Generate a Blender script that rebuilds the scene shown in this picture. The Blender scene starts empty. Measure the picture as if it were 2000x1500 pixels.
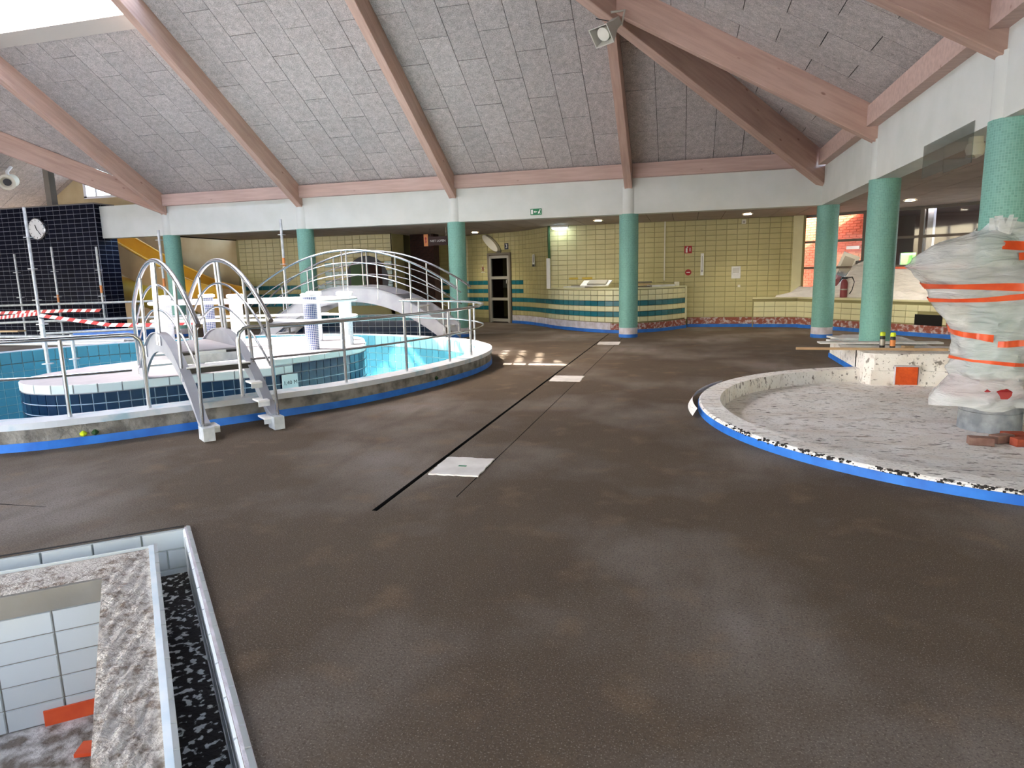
import bpy, bmesh, math, random
import numpy as np
from mathutils import Vector, Matrix
from mathutils.geometry import tessellate_polygon

random.seed(7)
scene = bpy.context.scene
COL = scene.collection
PI = math.pi

# ------------------------------------------------------------------ camera
FOC, PITCH, ROLL, YAW, EYE = 1271.13, math.radians(9.5831), math.radians(1.3787), math.radians(15.0185), 1.6
def _cam():
    cp, sp = math.cos(PITCH), math.sin(PITCH)
    F = Vector((0, cp, -sp)); R0 = Vector((1, 0, 0)); D0 = Vector((0, -sp, -cp))
    cr, sr = math.cos(ROLL), math.sin(ROLL)
    R = cr*R0 + sr*D0; D = -sr*R0 + cr*D0
    rz = Matrix.Rotation(YAW, 3, 'Z')
    return rz @ R, rz @ D, rz @ F
_R, _D, _F = _cam()
cd = bpy.data.cameras.new('camera'); cam = bpy.data.objects.new('camera', cd); COL.objects.link(cam)
cd.sensor_width = 36.0; cd.lens = FOC/2000*36.0; cd.clip_start = .05; cd.clip_end = 300
m = Matrix.Identity(4)
for i in range(3):
    m[i][0] = _R[i]; m[i][1] = -_D[i]; m[i][2] = -_F[i]
m[0][3], m[1][3], m[2][3] = 0, 0, EYE
cam.matrix_world = m
scene.camera = cam

# ------------------------------------------------------------------ sky, sun, exposure
SUN_DIR = Vector((5.0, 2.4, -7.2)).normalized()
w = bpy.data.worlds.new('world'); scene.world = w; w.use_nodes = True
nt = w.node_tree
sky = nt.nodes.new('ShaderNodeTexSky'); sky.sky_type = 'NISHITA'; sky.sun_disc = False
sky.sun_elevation = math.asin(-SUN_DIR.z); sky.sun_rotation = math.atan2(-SUN_DIR.x, -SUN_DIR.y)
sky.air_density = 1.0; sky.dust_density = 4.0; sky.ozone_density = 1.0
bg = nt.nodes['Background']; bg.inputs['Strength'].default_value = 0.85
nt.links.new(sky.outputs[0], bg.inputs['Color'])
sl = bpy.data.lights.new('sun', 'SUN'); sl.energy = 7.5; sl.angle = math.radians(.6); sl.color = (1.0, .97, .93)
so = bpy.data.objects.new('sun', sl); COL.objects.link(so); so.rotation_euler = SUN_DIR.to_track_quat('-Z', 'Y').to_euler()
so.location = (-10, -6, 20)
scene.view_settings.view_transform = 'Standard'; scene.view_settings.look = 'None'
scene.view_settings.gamma = 1.0; scene.view_settings.use_curve_mapping = False
scene.view_settings.exposure = 2.35
scene.cycles.diffuse_bounces = 5

# ------------------------------------------------------------------ materials
def lin(c):
    return tuple(((v/255)/12.92 if v/255 <= .04045 else ((v/255+.055)/1.055)**2.4) for v in c) + (1.0,)
MATS = {}
def mat(name, col, rough=.6, col2=None, scale=6.0, detail=4.0, bump=0.0, bscale=None, metal=0.0, spec=.5, rnd=0.0, lo=.35, hi=.65, stretch=None, emit=0.0, coat=0.0, thr=None):
    """principled with noise colour mix, optional per-object value jitter and bump"""
    mt = bpy.data.materials.new(name); mt.use_nodes = True; MATS[name] = mt
    n = mt.node_tree.nodes; L = mt.node_tree.links; b = n['Principled BSDF']
    b.inputs['Roughness'].default_value = rough; b.inputs['Metallic'].default_value = metal
    b.inputs['Specular IOR Level'].default_value = spec; b.inputs['Coat Weight'].default_value = coat
    tc = n.new('ShaderNodeTexCoord'); vec = tc.outputs['Object']
    if stretch:
        mp = n.new('ShaderNodeMapping'); mp.inputs['Scale'].default_value = stretch
        L.new(vec, mp.inputs['Vector']); vec = mp.outputs[0]
    c = None
    if col2:
        nz = n.new('ShaderNodeTexNoise'); nz.inputs['Scale'].default_value = scale; nz.inputs['Detail'].default_value = detail
        L.new(vec, nz.inputs['Vector'])
        rp = n.new('ShaderNodeValToRGB'); rp.color_ramp.elements[0].position = lo; rp.color_ramp.elements[1].position = hi
        rp.color_ramp.elements[0].color = lin(col); rp.color_ramp.elements[1].color = lin(col2)
        L.new(nz.outputs['Fac'], rp.inputs['Fac']); c = rp.outputs['Color']
    if rnd > 0:
        oi = n.new('ShaderNodeObjectInfo'); mr = n.new('ShaderNodeMapRange')
        mr.inputs['To Min'].default_value = 1-rnd; mr.inputs['To Max'].default_value = 1+rnd
        L.new(oi.outputs['Random'], mr.inputs['Value'])
        hs = n.new('ShaderNodeHueSaturation'); L.new(mr.outputs[0], hs.inputs['Value'])
        if c: L.new(c, hs.inputs['Color'])
        else: hs.inputs['Color'].default_value = lin(col)
        c = hs.outputs['Color']
    if c: L.new(c, b.inputs['Base Color'])
    else: b.inputs['Base Color'].default_value = lin(col)
    if bump > 0:
        nb = n.new('ShaderNodeTexNoise'); nb.inputs['Scale'].default_value = bscale or scale*3; nb.inputs['Detail'].default_value = 6
        L.new(vec, nb.inputs['Vector'])
        bp = n.new('ShaderNodeBump'); bp.inputs['Strength'].default_value = bump; bp.inputs['Distance'].default_value = .02
        L.new(nb.outputs['Fac'], bp.inputs['Height']); L.new(bp.outputs[0], b.inputs['Normal'])
    if emit > 0:
        b.inputs['Emission Color'].default_value = lin(col); b.inputs['Emission Strength'].default_value = emit
    return mt

def screed():
    mt = mat('screed', (86, 72, 58), .92, (100, 86, 71), .7, 5, .12, 70, lo=.3, hi=.7, spec=.2)
    n = mt.node_tree.nodes; L = mt.node_tree.links; b = n['Principled BSDF']
    tc = n.new('ShaderNodeTexCoord')
    src = b.inputs['Base Color'].links[0].from_socket
    def layer(src, scale, detail, lo, hi, color, fac, mp=None):
        nz = n.new('ShaderNodeTexNoise'); nz.inputs['Scale'].default_value = scale; nz.inputs['Detail'].default_value = detail
        if mp:
            q = n.new('ShaderNodeMapping'); q.inputs['Scale'].default_value = mp; q.inputs['Rotation'].default_value = (0, 0, .5)
            L.new(tc.outputs['Object'], q.inputs[0]); L.new(q.outputs[0], nz.inputs['Vector'])
        else: L.new(tc.outputs['Object'], nz.inputs['Vector'])
        r = n.new('ShaderNodeMapRange'); r.inputs['From Min'].default_value = lo; r.inputs['From Max'].default_value = hi; r.inputs['To Max'].default_value = fac
        L.new(nz.outputs['Fac'], r.inputs['Value'])
        mx = n.new('ShaderNodeMix'); mx.data_type = 'RGBA'; L.new(r.outputs[0], mx.inputs['Factor'])
        L.new(src, mx.inputs[6]); mx.inputs[7].default_value = lin(color); return mx.outputs[2]
    src = layer(src, .5, 6, .47, .66, (146, 136, 128), .7)
    src = layer(src, 4, 9, .46, .74, (92, 78, 66), .6, (1, .3, 1))
    src = layer(src, 60, 3, .55, .75, (82, 70, 60), .6)
    src = layer(src, 3.0, 4, .56, .72, (134, 110, 86), .4)
    src = layer(src, 150, 2, .58, .72, (190, 178, 162), .45)
    src = layer(src, 90, 4, .52, .68, (70, 60, 52), .55)
    L.new(src, b.inputs['Base Color'])
    return mt
screed()

def woodwool():
    mt = mat('woodwool', (204, 195, 191), .95, (186, 178, 173), 9, 8, .0, rnd=.07)
    n = mt.node_tree.nodes; L = mt.node_tree.links; b = n['Principled BSDF']
    tc = n.new('ShaderNodeTexCoord'); src = b.inputs['Base Color'].links[0].from_socket
    nz = n.new('ShaderNodeTexNoise'); nz.inputs['Scale'].default_value = 34; nz.inputs['Detail'].default_value = 6; nz.inputs['Distortion'].default_value = 2.5
    L.new(tc.outputs['Object'], nz.inputs['Vector'])
    r = n.new('ShaderNodeMapRange'); r.inputs['From Min'].default_value = .40; r.inputs['From Max'].default_value = .62; r.inputs['To Min'].default_value = .60; r.inputs['To Max'].default_value = 1.12
    L.new(nz.outputs['Fac'], r.inputs['Value'])
    mx = n.new('ShaderNodeMix'); mx.data_type = 'RGBA'; mx.blend_type = 'MULTIPLY'; mx.inputs['Factor'].default_value = 1
    L.new(src, mx.inputs[6]); L.new(r.outputs[0], mx.inputs[7]); L.new(mx.outputs[2], b.inputs['Base Color'])
    bp = n.new('ShaderNodeBump'); bp.inputs['Strength'].default_value = .6; bp.inputs['Distance'].default_value = .01
    L.new(nz.outputs['Fac'], bp.inputs['Height']); L.new(bp.outputs[0], b.inputs['Normal'])
    return mt
woodwool()

def timber(name, c1, c2, knot):
    """laminated softwood: grain stretched along local X, a few knots"""
    mt = mat(name, c1, .6, c2, 2.2, 8, .12, 14, stretch=(.6, 7, 7), rnd=.05)
    n = mt.node_tree.nodes; L = mt.node_tree.links; b = n['Principled BSDF']
    src = b.inputs['Base Color'].links[0].from_socket
    tc = n.new('ShaderNodeTexCoord'); vo = n.new('ShaderNodeTexVoronoi'); vo.inputs['Scale'].default_value = 3.0
    mp = n.new('ShaderNodeMapping'); mp.inputs['Scale'].default_value = (.7, 1.6, 1.6)
    L.new(tc.outputs['Object'], mp.inputs[0]); L.new(mp.outputs[0], vo.inputs['Vector'])
    r = n.new('ShaderNodeMapRange'); r.inputs['From Min'].default_value = .05; r.inputs['From Max'].default_value = .11; r.inputs['To Min'].default_value = .75; r.inputs['To Max'].default_value = 0
    L.new(vo.outputs['Distance'], r.inputs['Value'])
    mx = n.new('ShaderNodeMix'); mx.data_type = 'RGBA'; L.new(r.outputs[0], mx.inputs['Factor']); L.new(src, mx.inputs[6]); mx.inputs[7].default_value = lin(knot)
    L.new(mx.outputs[2], b.inputs['Base Color']); return mt
timber('beamwood', (202, 170, 154), (184, 152, 136), (132, 92, 74))
timber('platewood', (202, 174, 162), (186, 158, 146), (140, 104, 88))

def mosaic(name, base, grout, ang, rows, rough=.35):
    """small glass mosaic on a round shaft: grid from angle and height"""
    mt = mat(name, base, rough, spec=.3); n = mt.node_tree.nodes; L = mt.node_tree.links; b = n['Principled BSDF']
    tc = n.new('ShaderNodeTexCoord'); sx = n.new('ShaderNodeSeparateXYZ'); L.new(tc.outputs['Object'], sx.inputs[0])
    at = n.new('ShaderNodeMath'); at.operation = 'ARCTAN2'; L.new(sx.outputs['Y'], at.inputs[0]); L.new(sx.outputs['X'], at.inputs[1])
    def cell(sock, k):
        mu = n.new('ShaderNodeMath'); mu.operation = 'MULTIPLY'; mu.inputs[1].default_value = k; L.new(sock, mu.inputs[0])
        fr = n.new('ShaderNodeMath'); fr.operation = 'FRACT'; L.new(mu.outputs[0], fr.inputs[0])
        lt = n.new('ShaderNodeMath'); lt.operation = 'LESS_THAN'; lt.inputs[1].default_value = .14; L.new(fr.outputs[0], lt.inputs[0])
        fl = n.new('ShaderNodeMath'); fl.operation = 'FLOOR'; L.new(mu.outputs[0], fl.inputs[0]); return lt.outputs[0], fl.outputs[0]
    a, fa = cell(at.outputs[0], ang/(2*PI)); z, fz = cell(sx.outputs['Z'], rows)
    mxx = n.new('ShaderNodeMath'); mxx.operation = 'MAXIMUM'; L.new(a, mxx.inputs[0]); L.new(z, mxx.inputs[1])
    cb = n.new('ShaderNodeCombineXYZ'); L.new(fa, cb.inputs[0]); L.new(fz, cb.inputs[1])
    wn = n.new('ShaderNodeTexWhiteNoise'); L.new(cb.outputs[0], wn.inputs['Vector'])
    r = n.new('ShaderNodeMapRange'); r.inputs['To Min'].default_value = .88; r.inputs['To Max'].default_value = 1.12; L.new(wn.outputs['Value'], r.inputs['Value'])
    hs = n.new('ShaderNodeHueSaturation'); hs.inputs['Color'].default_value = lin(base); L.new(r.outputs[0], hs.inputs['Value'])
    mx = n.new('ShaderNodeMix'); mx.data_type = 'RGBA'; L.new(mxx.outputs[0], mx.inputs['Factor']); L.new(hs.outputs[0], mx.inputs[6]); mx.inputs[7].default_value = lin(grout)
    L.new(mx.outputs[2], b.inputs['Base Color']); return mt
mosaic('teal_mosaic', (116, 168, 155), (138, 184, 172), 56, 40, .5)
mosaic('blue_mosaic', (70, 84, 128), (232, 234, 236), 22, 32)
mosaic('pale_mosaic', (226, 230, 236), (196, 202, 212), 22, 32)

mat('white_paint', (216, 219, 213), .7, (208, 212, 205), 2, 3)
mat('white_lining', (232, 230, 228), .7)
mat('steel', (188, 189, 192), .26, metal=.92)
mat('white_rail', (236, 236, 238), .4)
mat('galv', (212, 214, 216), .45, (186, 190, 194), 12, 4, metal=.25)
mat('grey_steel_paint', (164, 165, 172), .5, (152, 153, 162), 4, 4)
mat('yellow_tile', (193, 183, 132), .34, (185, 175, 124), 3, 3, rnd=.04)
mat('pale_yellow_tile', (224, 218, 174), .34, (216, 210, 166), 3, 3, rnd=.03)  # paler copy of yellow_tile, window light on the counter included in the colour
mat('yellow_grout', (150, 141, 98), .9)
mat('teal_tile', (34, 110, 122), .2, rnd=.12, coat=.2)
mat('pale_grout', (196, 200, 190), .9)
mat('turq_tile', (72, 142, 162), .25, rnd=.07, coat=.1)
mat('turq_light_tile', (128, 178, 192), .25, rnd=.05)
mat('turq_grout', (160, 196, 200), .8)
mat('navy_tile', (18, 40, 68), .18, rnd=.16, coat=.3)
mat('navy_grout', (186, 196, 206), .8)
mat('white_tile', (204, 208, 206), .3, rnd=.035)
mat('white_tile_blue', (196, 212, 218), .3, (220, 226, 228), 5, 3, rnd=.04)
mat('black_tile', (16, 18, 32), .5, rnd=.25, spec=.04)
mat('grey_grout', (122, 124, 134), .9)
mat('deck_white', (164, 160, 165), .6, (155, 151, 156), 5, 4)
mat('coping', (206, 208, 212), .5, (158, 184, 196), 4, 4, lo=.52, hi=.68)
mat('concrete', (146, 140, 131), .9, (98, 92, 85), 6, 10, 1.0, 20, lo=.42, hi=.64)
mat('smooth_concrete', (150, 144, 134), .8, (134, 128, 118), 3, 4, .1)
mat('grey_cement', (158, 162, 166), .85, (122, 127, 132), 8, 6, .4, 30)
mat('mortar', (146, 128, 112), .95, (212, 202, 190), 22, 11, .7, 70, lo=.34, hi=.54)
mat('rubble', (40, 31, 25), .95, (222, 220, 216), 24, 10, 1.0, 40, lo=.55, hi=.60)
mat('dust_floor', (126, 116, 106), .9, (214, 210, 206), 9, 9, .8, 30, lo=.42, hi=.62)
def chipped():
    mt = mat('chipped_white', (246, 243, 238), .9, (234, 228, 220), 2.5, 6, .5, 40)
    n = mt.node_tree.nodes; L = mt.node_tree.links; b = n['Principled BSDF']; src = b.inputs['Base Color'].links[0].from_socket
    tc = n.new('ShaderNodeTexCoord'); mp = n.new('ShaderNodeMapping'); mp.inputs['Scale'].default_value = (1, 2.6, 1)
    L.new(tc.outputs['Object'], mp.inputs[0])
    for sc, lo, hi, col, f in ((9, .60, .66, (88, 80, 72), .85), (24, .62, .68, (96, 86, 78), .8), (4.5, .60, .70, (168, 152, 136), .6), (1.6, .52, .75, (222, 206, 190), .5)):
        nz = n.new('ShaderNodeTexNoise'); nz.inputs['Scale'].default_value = sc; nz.inputs['Detail'].default_value = 7; L.new(mp.outputs[0], nz.inputs['Vector'])
        r = n.new('ShaderNodeMapRange'); r.inputs['From Min'].default_value = lo; r.inputs['From Max'].default_value = hi; r.inputs['To Max'].default_value = f
        L.new(nz.outputs['Fac'], r.inputs['Value'])
        mx = n.new('ShaderNodeMix'); mx.data_type = 'RGBA'; L.new(r.outputs[0], mx.inputs['Factor']); L.new(src, mx.inputs[6]); mx.inputs[7].default_value = lin(col); src = mx.outputs[2]
    L.new(src, b.inputs['Base Color'])
chipped()
mat('torn_base', (204, 188, 186), .9, (150, 84, 68), 13, 8, .7, 24, lo=.36, hi=.52)
mat('torn_white', (222, 216, 222), .9, (196, 184, 186), 7, 6, .4, 24)
mat('dark_brick', (62, 34, 26), .9, (40, 24, 20), 14, 4, .5, 30)
mat('brick_red', (170, 78, 52), .9, (140, 62, 44), 10, 5, .4, 40)
mat('brick_pale', (150, 118, 104), .9, (128, 92, 80), 10, 5, .4, 40)
mat('brick_out', (190, 92, 62), .9, (172, 78, 52), 5, 4, .2)
mat('blue_tape', (44, 122, 212), .5, (34, 102, 190), 5, 4)
mat('panel_grey', (176, 162, 150), .85, (166, 152, 140), 3, 4, rnd=.04)
mat('dark_gap', (22, 20, 18), 1.0)
mat('frame_dark', (112, 104, 92), .6)
mat('crumb', (62, 56, 52), .95, (40, 36, 34), 30, 3)
mat('alu', (168, 164, 154), .4, metal=.5)
mat('paper', (236, 236, 234), .8, (214, 214, 216), 9, 5)
mat('cardboard', (236, 230, 222), .8, (214, 206, 198), 4, 5)
mat('lath', (196, 166, 128), .7, (178, 146, 108), 4, 6, stretch=(1, 8, 8))
mat('orange_foam', (224, 92, 30), .8, (204, 76, 22), 12, 5, .5, 40)
mat('orange_tape', (238, 100, 54), .35, (222, 80, 40), 6, 4)
mat('red_paint', (156, 34, 36), .5)
mat('dull_red', (140, 62, 66), .5)
mat('lime', (206, 222, 40), .4)
mat('black_plastic', (26, 26, 30), .4)
mat('slide_yellow', (232, 178, 52), .35, (224, 162, 48), 2, 3)
mat('slide_dark', (190, 160, 40), .45)
mat('orange_wall', (204, 166, 112), .7, (194, 156, 104), 2, 3)
mat('gable_paint', (192, 172, 130), .8, (182, 160, 118), 2, 3)
mat('reveal_grey', (188, 180, 171), .8)
mat('cream_plastic', (224, 220, 204), .45)
mat('horn_grey', (186, 184, 172), .5)
mat('sign_green', (20, 120, 74), .5)
mat('sign_red', (170, 26, 34), .5)
mat('sign_brown', (52, 22, 18), .6)
mat('sign_white', (240, 240, 236), .5)
mat('sign_orange', (222, 140, 76), .5)
mat('sign_navy', (28, 34, 50), .5)
mat('white_board', (226, 226, 222), .6, (208, 206, 200), 5, 4)
mat('dark_room', (104, 84, 76), .9)
mat('leaf', (96, 170, 60), .7, (60, 130, 40), 6, 5)
mat('lamp_glow', (255, 246, 226), .5, emit=14)
mat('tube_glow', (216, 240, 255), .5, emit=7)
mat('tape_white', (240, 236, 236), .5)
mat('tape_red', (204, 40, 48), .5)
mat('paving', (120, 120, 122), .9)
mat('roof_dark', (120, 110, 100), .9)
mat('green_pipe', (44, 78, 38), .6)
def film(name, col, alpha, rough=.25):
    mt = bpy.data.materials.new(name); mt.use_nodes = True; MATS[name] = mt
    n = mt.node_tree.nodes; L = mt.node_tree.links; b = n['Principled BSDF']
    b.inputs['Base Color'].default_value = lin(col); b.inputs['Roughness'].default_value = rough; b.inputs['Alpha'].default_value = alpha
    tc = n.new('ShaderNodeTexCoord'); mp = n.new('ShaderNodeMapping'); mp.inputs['Scale'].default_value = (1.6, 1.6, 7); mp.inputs['Rotation'].default_value = (.35, .25, 0)
    L.new(tc.outputs['Object'], mp.inputs[0])
    nz = n.new('ShaderNodeTexNoise'); nz.inputs['Scale'].default_value = 2.2; nz.inputs['Detail'].default_value = 6; nz.inputs['Distortion'].default_value = .9
    L.new(mp.outputs[0], nz.inputs['Vector'])
    bp = n.new('ShaderNodeBump'); bp.inputs['Strength'].default_value = .9; bp.inputs['Distance'].default_value = .05
    L.new(nz.outputs['Fac'], bp.inputs['Height']); L.new(bp.outputs[0], b.inputs['Normal'])
    r = n.new('ShaderNodeMapRange'); r.inputs['From Min'].default_value = .35; r.inputs['From Max'].default_value = .7; r.inputs['To Min'].default_value = alpha-.10; r.inputs['To Max'].default_value = min(1, alpha+.10)
    L.new(nz.outputs['Fac'], r.inputs['Value']); L.new(r.outputs[0], b.inputs['Alpha'])
    return mt
film('plastic_film', (226, 230, 230), .62, .2)
film('dust_sheet', (246, 240, 234), .94, .5)
def glass(name, col, alpha):
    mt = bpy.data.materials.new(name); mt.use_nodes = True; MATS[name] = mt
    n = mt.node_tree.nodes; L = mt.node_tree.links; n.remove(n['Principled BSDF']); out = n['Material Output']
    tr = n.new('ShaderNodeBsdfTransparent'); tr.inputs[0].default_value = lin(col)
    gl = n.new('ShaderNodeBsdfGlossy'); gl.inputs['Roughness'].default_value = .03
    mx = n.new('ShaderNodeMixShader'); mx.inputs[0].default_value = alpha
    L.new(tr.outputs[0], mx.inputs[1]); L.new(gl.outputs[0], mx.inputs[2]); L.new(mx.outputs[0], out.inputs[0]); return mt
glass('pane_glass', (240, 243, 241), .025)
glass('dark_glass', (96, 98, 96), .10)
glass('acrylic', (226, 228, 226), .14)

# ------------------------------------------------------------------ mesh helpers (world coordinates)
class MB:
    def __init__(s): s.v = []; s.f = []
    def add(s, vs, fs):
        o = len(s.v); s.v += [tuple(p) for p in vs]; s.f += [tuple(i+o for i in f) for f in fs]; return s
    def box(s, c, d, rz=0.0, R=None):
        hx, hy, hz = d[0]/2, d[1]/2, d[2]/2
        vs = [Vector((x, y, z)) for z in (-hz, hz) for y in (-hy, hy) for x in (-hx, hx)]
        M = R if R is not None else Matrix.Rotation(rz, 3, 'Z')
        return s.add([M @ p + Vector(c) for p in vs], [(0, 2, 3, 1), (4, 5, 7, 6), (0, 1, 5, 4), (2, 6, 7, 3), (0, 4, 6, 2), (1, 3, 7, 5)])
    def bx(s, x0, x1, y0, y1, z0, z1):
        return s.box(((x0+x1)/2, (y0+y1)/2, (z0+z1)/2), (x1-x0, y1-y0, z1-z0))
    def prism(s, poly, z0, z1, cap=True):
        n = len(poly); vs = [(p[0], p[1], z0) for p in poly] + [(p[0], p[1], z1) for p in poly]
        fs = [(i, (i+1) % n, n+(i+1) % n, n+i) for i in range(n)]
        s.add(vs, fs)
        if cap:
            tr = tessellate_polygon([[Vector((p[0], p[1], 0)) for p in poly]])
            o = len(s.v)-2*n
            for t in tr:
                s.f.append(tuple(o+n+i for i in t)); s.f.append(tuple(o+i for i in reversed(t)))
        return s
    def tube(s, pts, r, n=8, closed=False, cap=True):
        pts = [Vector(p) for p in pts]; N = len(pts); rings = []
        up = None
        for i, p in enumerate(pts):
            if closed: t = pts[(i+1) % N] - pts[i-1]
            else: t = pts[min(i+1, N-1)] - pts[max(i-1, 0)]
            t.normalize()
            if up is None:
                up = Vector((0, 0, 1)) if abs(t.z) < .9 else Vector((1, 0, 0))
            a = t.cross(up).normalized(); b = a.cross(t).normalized(); up = b
            rings.append([p + r*(math.cos(k*2*PI/n)*a + math.sin(k*2*PI/n)*b) for k in range(n)])
        o = len(s.v); s.v += [tuple(q) for rg in rings for q in rg]
        for i in range(N if closed else N-1):
            j = (i+1) % N
            for k in range(n):
                k2 = (k+1) % n; s.f.append((o+i*n+k, o+i*n+k2, o+j*n+k2, o+j*n+k))
        if cap and not closed:
            s.f.append(tuple(o+k for k in range(n))[::-1]); s.f.append(tuple(o+(N-1)*n+k for k in range(n)))
        return s
    def lathe(s, c, prof, n=32, cap=True, ax=None):
        """profile [(r,z)] about vertical axis at c (or a 3x3 matrix ax)"""
        o = len(s.v); M = ax or Matrix.Identity(3)
        for r, z in prof:
            for k in range(n):
                s.v.append(tuple(M @ Vector((r*math.cos(2*PI*k/n), r*math.sin(2*PI*k/n), z)) + Vector(c)))
        for i in range(len(prof)-1):
            for k in range(n):
                k2 = (k+1) % n; s.f.append((o+i*n+k, o+i*n+k2, o+(i+1)*n+k2, o+(i+1)*n+k))
        if cap:
            s.f.append(tuple(o+k for k in range(n))[::-1]); e = o+(len(prof)-1)*n; s.f.append(tuple(e+k for k in range(n)))
        return s
    def ring(s, A, B, zA, zB, closed=True):
        """quads between two equal-length plan loops at given heights"""
        n = len(A); vs = [(p[0], p[1], zA) for p in A] + [(p[0], p[1], zB) for p in B]
        return s.add(vs, [(i, (i+1) % n, n+(i+1) % n, n+i) for i in range(n if closed else n-1)])
    def poly(s, loops, z):
        vl = [[Vector((p[0], p[1], 0)) for p in lp] for lp in loops]
        flat = [p for lp in vl for p in lp]
        tr = tessellate_polygon(vl)
        fs = []
        for t in tr:
            a, b, c = (flat[i] for i in t)
            if (b-a).cross(c-a).z < 0: t = tuple(reversed(t))
            fs.append(tuple(t))
        return s.add([(p.x, p.y, z) for p in flat], fs)
    def slab(s, pts3, nrm, t):
        """closed slab: polygon pts3 pushed t along nrm"""
        n = len(pts3); nv = Vector(nrm)*t
        s.add([Vector(p) for p in pts3] + [Vector(p)+nv for p in pts3],
              [tuple(range(n))[::-1], tuple(range(n, 2*n))] + [(i, (i+1) % n, n+(i+1) % n, n+i) for i in range(n)])
        return s

def mesh(name, mb, loc=(0, 0, 0), smooth=False):
    me = bpy.data.meshes.new(name); l = Vector(loc)
    me.from_pydata([tuple(Vector(p)-l) for p in mb.v], [], mb.f); me.update()
    bm = bmesh.new(); bm.from_mesh(me); bmesh.ops.recalc_face_normals(bm, faces=bm.faces); bm.to_mesh(me); bm.free()
    if smooth:
        me.polygons.foreach_set('use_smooth', [True]*len(me.polygons))
        try: me.set_sharp_from_angle(angle=math.radians(38))
        except Exception: pass
    return me
def tag(o, label, cat, group=None):
    o['label'] = label; o['category'] = cat
    if group: o['group'] = group
    return o
def thing(name, loc, label, cat, group=None):
    o = bpy.data.objects.new(name, None); o.location = loc; o.empty_display_size = .1; COL.objects.link(o)
    return tag(o, label, cat, group)
def part(parent, name, mb, mt, smooth=False, label=None, stuff=False):
    """mesh child of thing (world coords in mb)"""
    base = Vector((0, 0, 0)); p = parent
    while p is not None: base += p.location; p = p.parent
    o = bpy.data.objects.new(name, mesh(name, mb, base, smooth)); COL.objects.link(o); o.parent = parent
    o.data.materials.append(MATS[mt])
    if label: o['label'] = label
    if stuff: o['kind'] = 'stuff'
    return o
def single(name, mb, mt, loc, label, cat, group=None, smooth=False):
    o = bpy.data.objects.new(name, mesh(name, mb, loc, smooth)); o.location = loc; COL.objects.link(o); o.data.materials.append(MATS[mt])
    return tag(o, label, cat, group)
def struct(name, mb, mt, smooth=False, label=None):
    o = bpy.data.objects.new(name, mesh(name, mb, (0, 0, 0), smooth)); COL.objects.link(o); o.data.materials.append(MATS[mt]); o['kind'] = 'structure'
    if label: o['label'] = label
    return o

TM = {}
def tmesh(wd, ht, t, mt, name='tile'):
    k = (round(wd, 3), round(ht, 3), round(t, 3), mt, name)
    if k not in TM:
        b = MB(); e = min(.004, t*.5)
        x, z = wd/2, ht/2
        b.add([(-x, 0, -z), (x, 0, -z), (x, 0, z), (-x, 0, z), (-x+e, t, -z+e), (x-e, t, -z+e), (x-e, t, z-e), (-x+e, t, z-e)],
              [(4, 7, 6, 5), (0, 4, 5, 1), (1, 5, 6, 2), (2, 6, 7, 3), (3, 7, 4, 0)])
        me = bpy.data.meshes.new(name); me.from_pydata(b.v, [], b.f); me.update(); me.materials.append(MATS[mt]); TM[k] = me
    return TM[k]
def tiles(parent, items, cap=300, name='tile'):
    """items: (pos, tangent angle, w, h, t, mat). Local +y is the outward normal. First `cap` singly, rest one joined part per material."""
    base = Vector((0, 0, 0)); p = parent
    while p is not None: base += p.location; p = p.parent
    eye = Vector((0, 0, EYE)); items = sorted(items, key=lambda it: (Vector(it[0])-eye).length / math.sqrt(it[2]*it[3]))
    rest = {}
    for i, (pos, ang, wd, ht, t, mt) in enumerate(items):
        if i < cap:
            o = bpy.data.objects.new(name, tmesh(wd, ht, t, mt, name)); COL.objects.link(o); o.parent = parent
            o.location = Vector(pos)-base; o.rotation_euler = (0, 0, ang)
        else: rest.setdefault(mt, []).append((pos, ang, wd, ht, t))
    for mt, ls in rest.items():
        b = MB()
        for pos, ang, wd, ht, t in ls:
            me = tmesh(wd, ht, t, mt, name); R = Matrix.Rotation(ang, 3, 'Z')
            b.add([R @ v.co + Vector(pos) for v in me.vertices], [tuple(q.vertices) for q in me.polygons])
        part(parent, 'far_'+name+'s', b, mt, stuff=True)

def catmull(P, n=8, closed=True):
    P = [np.array(p, float) for p in P]; N = len(P); out = []
    for i in range(N if closed else N-1):
        if closed: a, b, c, d = P[i-1], P[i], P[(i+1) % N], P[(i+2) % N]
        else: a, b, c, d = P[max(i-1, 0)], P[i], P[i+1], P[min(i+2, N-1)]
        for k in range(n):
            t = k/n
            out.append(.5*((2*b)+(c-a)*t+(2*a-5*b+4*c-d)*t*t+(3*b-a-3*c+d)*t**3))
    if not closed: out.append(P[-1])
    return [tuple(p) for p in out]
def resample(P, step, closed=True):
    P = [np.array(p, float) for p in P]
    if closed: P = P+[P[0]]
    d = np.r_[0, np.cumsum([np.hypot(*(P[i+1]-P[i])[:2]) for i in range(len(P)-1)])]
    n = max(2, int(round(d[-1]/step))); s = np.linspace(0, d[-1], n+1)
    A = np.array(P); out = np.c_[[np.interp(s, d, A[:, k]) for k in range(A.shape[1])]].T
    if closed: out = out[:-1]
    return [tuple(p) for p in out]
def offset(P, dist, closed=True):
    """offset plan curve to its left by dist"""
    n = len(P); out = []
    for i in range(n):
        a = P[i-1] if (closed or i > 0) else P[i]; b = P[(i+1) % n] if (closed or i < n-1) else P[i]
        t = np.array(b)[:2]-np.array(a)[:2]; t = t/np.hypot(*t)
        out.append((P[i][0]-t[1]*dist, P[i][1]+t[0]*dist))
    return out
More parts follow.
